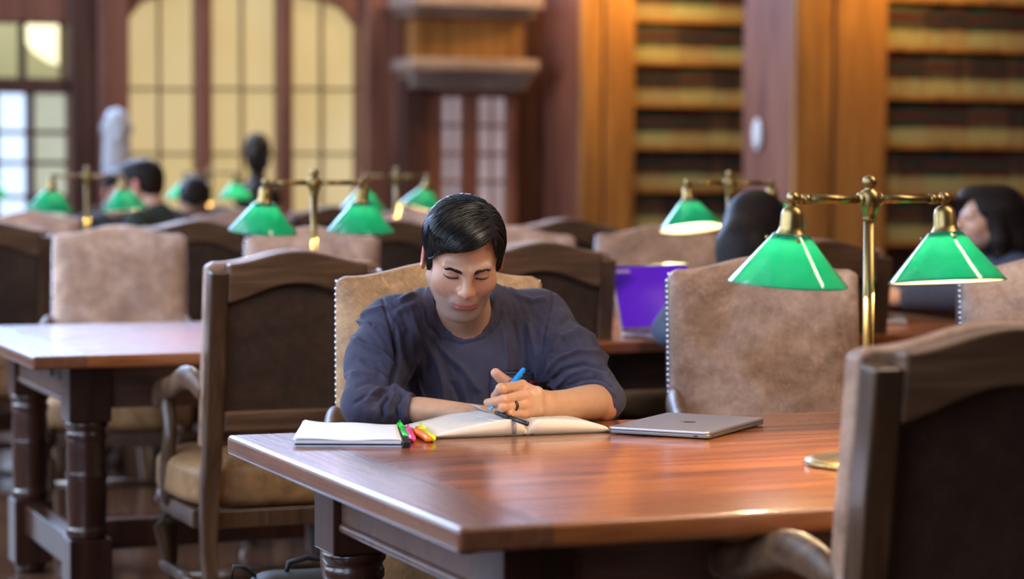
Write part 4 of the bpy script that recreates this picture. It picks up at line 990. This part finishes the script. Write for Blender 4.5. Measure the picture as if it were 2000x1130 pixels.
pf = polygonise(legs_sdf, (-.30, 4.70, .015), (.42, 5.60, .68), .008); to_obj('trousers', smooth_mesh(pf[0], pf[1], 1), pf[1], M['pants'], man)
# chest pocket: a patch of the same jersey lying on the shirt, with a small red tag
q_ = to_px(Sp); fr_ = (Sn*(Sp-np.array([0, 0, CAMH]))).sum(1) < -.2*np.linalg.norm(Sp-np.array([0, 0, CAMH]), axis=1)
def on_shirt(x, y, off):
    d = (q_[:, 0]-x)**2+(q_[:, 1]-y)**2+np.where(fr_, 0, 1e6); k = np.argsort(d)[:10]; w = 1/(d[k]+4); return ((Sp[k]+Sn[k]*off)*w[:, None]).sum(0)/w.sum()
def patch(name, x0, x1, y0, y1, nx, ny, off, mat, sk=0):
    vs = [on_shirt(x0+(x1-x0)*i/(nx-1)+sk*j, y0+(y1-y0)*j/(ny-1), off) for j in range(ny) for i in range(nx)]
    fs = [(j*nx+i, (j+1)*nx+i, (j+1)*nx+i+1, j*nx+i+1) for j in range(ny-1) for i in range(nx-1)]
    o = MB().add(vs, fs).build(name, mat, None, smooth=True, solid=.0022); return under(o, man)
patch('chest_pocket', 960, 1040, 727, 800, 16, 14, .0022, M['shirt']); patch('pocket_hem', 960, 1040, 726, 731, 16, 2, .0034, M['shirt']); patch('pocket_tag', 1033, 1043, 742, 750, 3, 3, .0036, plain('red_tag', (.45, .01, .03), .7))
# ring
mid = fing['r'][0]*.52+fing['r'][1]*.48; ax = Vector((fing['r'][1]-fing['r'][0]).tolist()).normalized(); Mq = ax.to_track_quat('Z', 'Y').to_matrix()
tag(MB().lathe([(.0108, -.0032), (.0122, -.0030), (.0122, .0030), (.0108, .0032)], 28, mid.tolist(), M=Mq, closed=True).build('finger_ring', M['black'], None, smooth=True), 'black band ring on the ring finger of the hand with the pen', 'ring')
# pen
a, b = Vector(PX(955, 800, 4.63)), Vector(PX(1023, 721, 4.745)); dv = (b-a); L = dv.length; Mq = dv.normalized().to_track_quat('Z', 'Y').to_matrix()
pen = empty('pen', a, 0, 'bright blue ballpoint pen held between the man\'s fingers', 'pen')
MB().lathe([(.0008, -.004), (.0012, -.001), (.0036, .010), (.0048, .022), (.0050, L*.96), (.0044, L), (.0001, L+.001)], 20, M=Mq).build('barrel', M['blue'], pen, smooth=True)
mb = MB(); n1 = Mq @ Vector((0, -.0068, L*.92)); n2 = Mq @ Vector((0, -.0068, L*.55)); mb.tube([Mq @ Vector((0, -.003, L*.95)), n1, n2], .0014, 8); mb.build('clip', M['blue'], pen, smooth=True)
# ================================================================== THINGS ON THE TABLES
def page_mat():
    m, t, b = nt('printed_page'); tc = N(t, 'ShaderNodeTexCoord'); sx = N(t, 'ShaderNodeSeparateXYZ'); t.links.new(tc.outputs['Object'], sx.inputs[0])
    def mth(op, a, bb=None):
        n = N(t, 'ShaderNodeMath', operation=op)
        for i, q in enumerate((a, bb)):
            if q is None: continue
            if hasattr(q, 'links'): t.links.new(q, n.inputs[i])
            else: n.inputs[i].default_value = q
        return n.outputs[0]
    fy = mth('FRACT', mth('MULTIPLY', sx.outputs[1], 210.0)); line = mth('LESS_THAN', fy, .5)
    mp = N(t, 'ShaderNodeMapping'); mp.inputs['Scale'].default_value = (260, 210, 1); t.links.new(tc.outputs['Object'], mp.inputs[0])
    w = noise(t, mp.outputs[0], 1.0, 2, .5); word = mth('GREATER_THAN', w, .42)
    ax = mth('ABSOLUTE', sx.outputs[0]); inx = mth('MULTIPLY', mth('GREATER_THAN', ax, .026), mth('LESS_THAN', ax, .152)); iny = mth('MULTIPLY', mth('GREATER_THAN', sx.outputs[1], .018), mth('LESS_THAN', sx.outputs[1], .205))
    f = mth('MULTIPLY', mth('MULTIPLY', line, word), mth('MULTIPLY', mth('MULTIPLY', inx, iny), .34))
    t.links.new(mixc(t, f, (.66, .60, .55), (.22, .22, .24)), b.inputs['Base Color']); b.inputs['Roughness'].default_value = .6; return m
def leaf_edge():
    m, t, b = nt('page_edges'); v = coords(t, (1, 1, 900)); n = noise(t, v, 1, 2, .5); t.links.new(ramp(t, n, [(0.3, (.50, .41, .36)), (.7, (.66, .57, .51))]), b.inputs['Base Color']); b.inputs['Roughness'].default_value = .7; return m
M['printed'] = page_mat(); M['edges'] = leaf_edge()
bl, bs, br = PZ(852, 858, TZ), PZ(1031, 850, TZ), PZ(1199, 845, TZ)
bang = math.atan2(br.y-bl.y, br.x-bl.x)
book = empty('open_book', bs, bang, 'open hardcover textbook with a black cover and cream printed pages under the man\'s hand', 'book')
WL, WR, BH = (bs-bl).length-.004, (br-bs).length-.004, .205
def half(sgn, Wd, zt):
    def F(s, q):      # profile round the page block, q along the book's height
        return None
    n = 26; top = []
    for i in range(n+1): s = i/n; top.append((sgn*(.0015+s*(Wd-.0015)), zt(s)))
    bot = [(sgn*(.0015+(1-i/n)*(Wd-.0015)), .0032) for i in range(n+1)]
    prof = top+bot; m = len(prof); ny = 9; vs = []; fs = []; mi = []
    for j in range(ny):
        y = j/(ny-1)*BH
        for k, (x, z) in enumerate(prof):
            wob = (.0022*sin(3.1*j/(ny-1)*pi*.5+x*40) if k <= n else 0)*min(1, abs(x)/Wd*1.5)*(j/(ny-1)); vs.append((x+sgn*.004*(j/(ny-1))**2*0, y, z+max(-.0004, wob)))
    for j in range(ny-1):
        for k in range(m):
            k2 = (k+1) % m; f = (j*m+k, j*m+k2, (j+1)*m+k2, (j+1)*m+k); fs.append(f if sgn > 0 else f[::-1]); mi.append(0 if k < n else 1)
    for j, r in ((0, 0), (ny-1, 1)):
        for i in range(n):
            f = (j*m+i, j*m+i+1, j*m+m-2-i, j*m+m-1-i); fs.append(f if (r == 1) == (sgn > 0) else f[::-1]); mi.append(1)
    mb = MB().add(vs, fs); mb.m = mi; return mb.build('page_block', [M['printed'], M['edges']], book, smooth=True)
zL = lambda s: .005+.0290*(1-s)**.85*min(1, (s/.16))**.6+.0035*(1-s)
zR = lambda s: .004+.0245*(max(0, 1-s**2.6))**.55*min(1, (s/.14))**.55
half(-1, WL, zL); half(1, WR, zR)
for sgn, Wd in ((-1, WL), (1, WR)):
    MB().box((sgn*(Wd/2+.007), BH/2, .0016), (Wd-.006, BH+.008, .0030)).build('cover_board', M['cover'], book, bevel=.001)
MB().tube([(0, -.003, .0018), (0, BH+.003, .0018)], .0048, 12, sx=2.0, sy=.40).build('spine', M['cover'], book, smooth=True)
def sheet_(pts, y0, y1, name='page'):
    vs = [(x, y, z) for y in (y0, (y0+y1)/2, y1) for x, z in pts]; n = len(pts); fs = [(j*n+i, j*n+i+1, (j+1)*n+i+1, (j+1)*n+i) for j in range(2) for i in range(n-1)]
    return MB().add(vs, fs).build(name, M['printed'], book, smooth=True, solid=.00025)
for a in (.0, .35, .7):
    sheet_([(-.0015-.05*q-.02*a*q, .006+(.0215+.002*a)*math.sin(min(1, q*1.25)*pi*.5)-.002*q*(1-a)) for q in np.linspace(0, 1, 12)], .001+.002*a, BH-.001)
    sheet_([(.0015+.045*q+.02*a*q, .006+(.0190+.002*a)*math.sin(min(1, q*1.25)*pi*.5)) for q in np.linspace(0, 1, 12)], .001+.002*a, BH-.001)
sheet_([(-.010-.046*q, .026+.020*q**1.6) for q in np.linspace(0, 1, 12)], .12, BH-.02, 'page')
# papers on a dark folder
c = [PZ(575, 873, TZ), PZ(787, 874, TZ), PZ(777, 842, TZ), PZ(595, 839, TZ)]
pc = sum(c, Vector())/4; pad = empty('paper_stack', pc, 0, 'stack of white notebook paper folded over a dark folder at the table\'s left end', 'papers')
def quad(s, ox=0, oy=0): return [((q.x-pc.x)*s+ox, (q.y-pc.y)*s+oy) for q in c]
MB().prism(quad(.985), .0003, .0042).build('lower_pages', M['bluepaper'], pad, bevel=.0008)
MB().prism(quad(1.0), .0044, .0066).build('folder_cover', M['black'], pad, bevel=.0008)
MB().prism(quad(.975, -.001), .0068, .0125).build('upper_pages', M['bluepaper'], pad, bevel=.0008)
def topF(a, b):
    q = [Vector((x, y, 0)) for x, y in quad(.985, -.001, .001)]; p = (q[0]*(1-a)+q[1]*a)*(1-b)+(q[3]*(1-a)+q[2]*a)*b
    return Vector((p.x, p.y, .0145+.0012*sin(a*9+b*3)+.0035*max(0, b-.75)*4*(1-a)**3+.002*(1-a)**6-.0006*(b < .05)))
MB().grid(topF, 22, 12).build('top_sheet', M['paper'], pad, smooth=True, solid=.0008)
topF2 = lambda a, b: topF(a, b)+Vector((-.004*(1-a), .005*b, -.0022)); MB().grid(topF2, 16, 8).build('loose_sheet', M['paper'], pad, smooth=True, solid=.0006)
q = quad(1.0); MB().prism([q[1], (q[1][0]+.014, q[1][1]+.001), (q[2][0]+.010, q[2][1]), q[2]], .0002, .0105).build('folder_spine', M['black'], pad, bevel=.0015)
mid_ = lambda a, b, f: (q[a][0]*(1-f)+q[b][0]*f, q[a][1]*(1-f)+q[b][1]*f)
for f in (.12, .3, .48, .66, .84):
    x, y = mid_(1, 2, f); mb = MB().lathe([(.0068, -.0012), (.0080, -.0012), (.0080, .0012), (.0068, .0012)], 14, (x+.007, y, .0075), M=Matrix.Rotation(pi/2, 3, 'X') @ Matrix.Rotation(pi/2, 3, 'Y') @ Matrix.Rotation(pi/2, 3, 'X'), closed=True); mb.build('binding_ring', M['alu'], pad, smooth=True)
# highlighters
def highlighter(color, near, far, label, z=.0075, cap_near=False):
    m = plain(color+'_highlighter_plastic', HL[color], .3, coat=.3); m.node_tree.nodes['Principled BSDF'].inputs['Emission Strength'].default_value = 0
    a, b = PZ(near[0], near[1], TZ+z), PZ(far[0], far[1], TZ+z); d = (b-a); L = max(d.length, .04); Q = d.normalized().to_track_quat('Z', 'Y').to_matrix()
    o = empty('highlighter', a, 0, label, 'highlighter', 'highlighters between the papers and the book')
    MB().lathe([(.0001, -.001), (.0040, 0), (.0062, .004), (.0068, .012), (.0068, L*.62), (.0060, L*.63)], 18, M=Q).build('barrel', m, o, smooth=True)
    MB().lathe([(.0064, L*.63), (.0073, L*.635), (.0070, L*.94), (.0060, L), (.0001, L+.001)], 18, M=Q).build('cap', m, o, smooth=True)
    mb = MB(); n = Q @ Vector((0, 0, L*.95)); up = Vector((0, 0, .0095)); mb.tube([n+up*.6, n+up, Q @ Vector((0, 0, L*.55))+up], .0015, 8); mb.build('clip', m, o, smooth=True)
HL = {'green': (.02, .62, .05), 'pink': (.85, .04, .25), 'orange': (1.0, .22, .01), 'yellow': (.72, .80, .02)}
highlighter('green', (793, 853), (780, 829), 'bright green highlighter lying against the paper stack')
highlighter('pink', (806, 857), (796, 838), 'pink highlighter lying between the green and orange ones')
highlighter('orange', (838, 857), (811, 841), 'orange highlighter lying beside the open book')
highlighter('yellow', (846, 856), (820, 835), 'yellow highlighter lying closest to the open book')
# black marker in the gutter of the book
a, b = PX(969, 805, 4.655), PX(1016, 822, 4.61); d = b-a; Q = d.normalized().to_track_quat('Z', 'Y').to_matrix()
mk = empty('marker', a, 0, 'flat black marker lying in the gutter of the open book', 'marker')
MB().lathe([(.0001, -.001), (.0045, 0), (.0052, .006), (.0052, d.length*.6)], 16, M=Q).build('cap', M['black'], mk, smooth=True)
MB().lathe([(.0047, d.length*.6), (.0047, d.length+.02), (.0001, d.length+.022)], 16, M=Q).build('barrel', M['black'], mk, smooth=True)
# closed laptop
lL, lN, lR = PZ(1216, 846, TZ+.004), PZ(1385, 855, TZ+.004), PZ(1481, 829, TZ+.004)
xa = (lR-lN).normalized(); ang = math.atan2(xa.y, xa.x); LW, LD = .304, .212
lap = empty('laptop', (lN.x, lN.y, TZ), ang, 'closed silver-grey laptop lying on the foreground table right of the book', 'laptop')
def rr(w, h, r, n=8):
    out = []
    for cx, cy, a0 in ((w-r, r, -90), (w-r, h-r, 0), (r, h-r, 90), (r, r, 180)):
        for k in range(n+1): a = R(a0+90*k/n); out.append((cx+r*cos(a), cy+r*sin(a)))
    return out
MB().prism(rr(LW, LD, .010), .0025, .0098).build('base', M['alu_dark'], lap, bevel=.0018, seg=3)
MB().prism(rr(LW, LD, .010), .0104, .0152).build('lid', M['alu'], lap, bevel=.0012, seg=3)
MB().prism(rr(LW-.008, LD-.008, .008), .0096, .0106).build('seam', M['black'], lap).location = (.004, .004, 0)
for x, y in ((.03, .03), (LW-.03, .03), (.03, LD-.03), (LW-.03, LD-.03)): MB().lathe([(.008, 0), (.009, .0028)], 16, (x, y, 0)).build('foot', M['black'], lap)
MB().box((-.0002, LD*.13, .0062), (.001, .009, .003)).build('port', M['black'], lap); MB().ball((LW*.06, -.0001, .0062), .0016, 8, 6).build('port', M['black'], lap)
def apple(s):
    pts = []
    for k in range(64):
        a = 2*pi*k/64+pi/2; r = 1-.10*math.exp(-((math.atan2(sin(a-pi/2), cos(a-pi/2)))/.28)**2)*1.6-.06*math.exp(-((math.atan2(sin(a+pi/2), cos(a+pi/2)))/.22)**2)
        x, y = r*cos(a)*.86, r*sin(a)*.94; x *= 1+.08*y; 
        dx, dy = x-1.02, y-.12; dd = math.hypot(dx, dy)
        if dd < .40: x, y = 1.02+dx/dd*.40, .12+dy/dd*.40
        pts.append((x*s, y*s))
    return pts
lg = MB().prism(apple(.0150), .0150, .01535); lf = [(.0002+.0052*math.sin(t_*pi)*(1 if q_ == 0 else -.15)+.0045*t_, .0155+.0075*t_) for q_ in (0, 1) for t_ in (np.linspace(0, 1, 9) if q_ == 0 else np.linspace(1, 0, 9)[1:-1])]
lg.prism(lf, .0150, .01535); lg = lg.build('logo', M['logo'], lap); lg.location = (LW/2, LD/2-.004, 0)
# open laptops in the background
def screen_mat(name, c1, c2, st, sc):
    m, t, b = nt(name); v = coords(t, sc, (0, .5, .4)); n = noise(t, v, 3.0, 3, .5, .6); t.links.new(ramp(t, n, [(0.36, c2), (0.5, c1), (.75, c1)]), b.inputs['Emission Color']); b.inputs['Emission Strength'].default_value = st; b.inputs['Base Color'].default_value = (.01, .01, .01, 1); b.inputs['Roughness'].default_value = .2; return m
def open_laptop(p, rz, scr, label, shell, marks=False, w=.32):
    o = empty('laptop', (p[0], p[1], TZ), rz, label, 'laptop')
    MB().box((0, .11, .008), (w, .22, .014)).build('keyboard_base', shell, o, bevel=.004)
    MB().box((0, .10, .0154), (w-.04, .11, .0012)).build('keys', M['black'], o)
    T = Matrix.Translation((0, .218, .015)) @ Matrix.Rotation(R(-16), 4, 'X')
    m2 = MB(); m2.box((0, 0, .105), (w, .007, .21)); m2.v = [tuple(T @ Vector(q)) for q in m2.v]; m2.build('lid', shell, o, bevel=.003)
    m3 = MB(); m3.box((0, -.0042, .107), (w-.014, .001, .19)); m3.v = [tuple(T @ Vector(q)) for q in m3.v]; s_ = m3.build('screen', scr, o)
    if marks:
        m4 = MB(); m4.box((-w/2+.045, -.0053, .188), (.055, .0008, .008)); m4.v = [tuple(T @ Vector(q)) for q in m4.v]; m4.build('screen_text', M['pane_grey'], s_)
    return o
M['scr_purple'] = screen_mat('purple_screen', (.085, .008, .42), (.006, .003, .10), 1.15, (1, 1, 2)); M['scr_dim'] = screen_mat('dim_screen', (.16, .18, .24), (.01, .01, .015), .8, (3, 3, 4))
p = PZ(1384, 662, TZ); open_laptop((p.x, p.y), R(38), M['scr_purple'], 'open laptop with a vivid purple screen on the second table', M['alu'], True)
p = W(3.02, 3.78); open_laptop((p.x, p.y), TH+R(62), M['scr_dim'], 'open laptop in front of the woman at the right edge', M['alu'])
# ================================================================== PEOPLE FARTHER BACK
M['hair2'] = hair_mat('dark_brown_hair', (.008, .005, .005), (.016, .010, .009), .55)
M['green_wool'] = cloth_mat('dark_green_wool', (.010, .018, .014), (.016, .026, .020)); M['navy'] = cloth_mat('navy_fleece', (.022, .028, .060), (.034, .042, .085)); M['greyblue'] = cloth_mat('grey_blue_denim', (.07, .09, .15), (.10, .13, .2)); M['dark'] = cloth_mat('charcoal_cloth', (.02, .02, .024), (.03, .03, .035))
def seated(loc, rz, label, cloth, hairkind, pitch=15, yaw=0, arms=(((-.23, -.02, .80), (-.12, -.30, .80)), ((.23, -.02, .80), (.12, -.30, .80))), top=1.31, lean=.10, hm='hair2', h=.007, sleeve=None):
    o = empty('person', (loc[0], loc[1], 0), rz, label, 'person')
    hr = np.array((Matrix.Rotation(R(yaw), 3, 'Z') @ Matrix.Rotation(R(pitch), 3, 'X')), f4); dz = top-1.31
    hc = A3((0, -lean-.03-.0012*pitch, 1.185+dz)); nk_ = A3((0, -lean*.7, 1.055+dz)); ch = A3((0, -lean*.4, .86+dz*.6)); pv = A3((0, .05, .56)); H = lambda p: ((p-hc) @ hr).astype(f4)
    def arm(p, r0, r1, cut=0):
        d = None
        for s, (e, w_) in zip((-1, 1), arms):
            sh = nk_+A3((s*.165, .01, -.055)); e_ = A3(e); w__ = A3(w_); c_ = chain(p, [sh, e_, w__*(1-cut)+e_*cut], [r0, (r0+r1)/2, r1], .01); d = c_ if d is None else np.minimum(d, c_)
        return d
    def skin_(p):
        d = smin(head_sdf(H(p)), cap(p, hc+A3((0, .04, -.05)), ch+A3((0, .03, .06)), .050, .07), .02)
        d = np.minimum(d, arm(p, .038, .026))
        for e, w_ in arms:
            e_, w__ = A3(e), A3(w_); dv_ = (w__-e_)/np.linalg.norm(w__-e_)
            d = smin(d, cap(p, w__, w__+dv_*.06, .028, .030), .01)
            for q_ in (-1.5, -.5, .5, 1.5):
                sd = np.cross(dv_, [0, 0, 1]); sd /= np.linalg.norm(sd)+1e-6; b0 = w__+dv_*.06+sd*q_*.018; d = smin(d, cap(p, b0, b0+dv_*(.065-.008*abs(q_))+A3((0, 0, -.02)), .0095, .008), .006)
            d = smin(d, cap(p, w__+dv_*.03, w__+dv_*.075+A3((0, 0, .03)), .011, .009), .008)
        for s in (-1, 1): d = smin(d, chain(p, [pv+A3((s*.1, 0, -.04)), A3((s*.12, -.42, .50)), A3((s*.12, -.40, .10))], [.075, .05, .035], .01), .03)
        return smin(d, cap(p, pv, ch, .12, .13), .03)
    def cloth_(p):
        d = smin(cap(p, pv, ch, .155, .150), ell(p, ch+A3((0, 0, .04)), (.19, .12, .15)), .06)
        d = smin(d, cap(p, nk_+A3((-.15, .01, -.06)), nk_+A3((.15, .01, -.06)), .062), .05); d = smin(d, cap(p, nk_+A3((0, .02, -.03)), ch, .075, .12), .04)
        d = smax(d, -ell(p, nk_+A3((0, -.035, .045)), (.060, .07, .06)), .006)
        return smin(d, arm(p, .064, .040, .12), .02)
    lo_, hi_ = (-.42, -.75, .02), (.42, .32, 1.06+dz); S1 = polygonise(skin_, (-.42, -.75, .03), (.42, .32, 1.36+dz), h)
    col = head_colors((S1[0]-hc) @ hr); far = (head_sdf(H(S1[0].astype(f4))) > .012); col[far] = (.50, .29, .20)
    def put(name, PF, mat, colr=None): ob = to_obj(name, PF[0], PF[1], mat, None, colr); ob.parent = o; return ob
    put('body', S1, M['skin'], col); put('top_garment', polygonise(cloth_, (-.42, -.75, .38), hi_, h), M[cloth])
    def trous(p):
        d = None
        for s in (-1, 1): c_ = chain(p, [pv+A3((s*.1, 0, -.04)), A3((s*.12, -.42, .50)), A3((s*.12, -.40, .08))], [.092, .066, .05], .02); d = c_ if d is None else np.minimum(d, c_)
        return d
    put('trousers', polygonise(trous, (-.32, -.6, .02), (.32, .22, .68), .012), M['dark'])
    for s in (-1, 1): put('shoe', polygonise(lambda p: chain(p, [A3((s*.12, -.38, .05)), A3((s*.12, -.52, .04))], [.045, .038], .01), (s*.12-.08, -.6, -.02), (s*.12+.08, -.30, .12), .01), M['black'])
    if hairkind == 'short': Fh = lambda p: hair_sdf(H(p))
    else:
        def Fh(p):
            q = H(p); d = hair_sdf(q)-.006; s = q.copy(); s[:, 0] = np.abs(s[:, 0])
            d = smin(d, chain(q, [(0, .05, .03), (0, .085, -.08), (0, .085, -.22)], [.085, .085, .060], .03), .03)
            d = smin(d, chain(s, [(.060, .0, .03), (.078, .015, -.07), (.075, .03, -.20)], [.022, .030, .024], .02), .02)
            return smax(d, -ell(q, (0, -.10, -.06), (.062, .075, .09)), .01)
    put('hair', polygonise(Fh, hc-.36, hc+.30, h*.8), M[hm]); return o
p = PX(326, 400, 11.25); seated(p, R(-112), 'man with short dark hair in a dark green sweater, looking left at the third table', 'green_wool', 'short', 6, 0, top=1.315)
p = PX(216, 400, 12.3); seated(p, R(28), 'man with a ruddy face half hidden behind the green-sweatered man', 'dark', 'short', 14, 0, top=1.27)
p = PX(368, 400, 13.0); seated(p, R(14), 'person with head bowed so that only dark hair shows, left of the bronze bust', 'dark', 'short', 52, 0, top=1.22, lean=.2)
p = PX(1452, 500, 7.0); seated(p, R(158), 'woman with long dark hair seen from behind, leaning over the second table', 'greyblue', 'long', 28, 0, top=1.20, lean=.08, h=.006)
p = PX(1976, 500, 8.35); seated(p, R(-80), 'woman with long dark hair in profile at the right edge, typing on a laptop', 'navy', 'long', -2, 0, (((-.22, -.10, .86), (-.10, -.40, .84)), ((.22, -.14, .84), (.12, -.46, .84))), top=1.225, lean=.06, h=.006)

# black bag on the floor beside the foreground table
p = PX(602, 1125, 5.35); bg = empty('backpack', (p.x, p.y, 0), .3, 'black backpack on the floor beside the foreground table\'s far left leg, only its top showing', 'bag')
M['bagcloth'] = cloth_mat('black_nylon', (.004, .004, .005), (.008, .008, .009), .6)
bf = polygonise(lambda q: smin(rbox(q, (0, 0, .19), (.15, .09, .185), .07), rbox(q, (0, -.09, .13), (.12, .05, .11), .045), .03), (-.2, -.2, -.03), (.2, .15, .42), .009)
o = to_obj('body', bf[0], bf[1], M['bagcloth']); o.parent = bg
MB().tube([(-.05, 0, .37), (-.045, 0, .395), (0, 0, .405), (.045, 0, .395), (.05, 0, .37)], .006, 8).build('carry_handle', M['bagcloth'], bg, smooth=True)
MB().tube([(-.10, .02, .35), (-.14, .02, .385), (-.165, .02, .39), (-.17, .02, .36), (-.16, .03, .20), (-.14, .05, .05)], .0045, 8).build('strap', M['bagcloth'], bg, smooth=True)
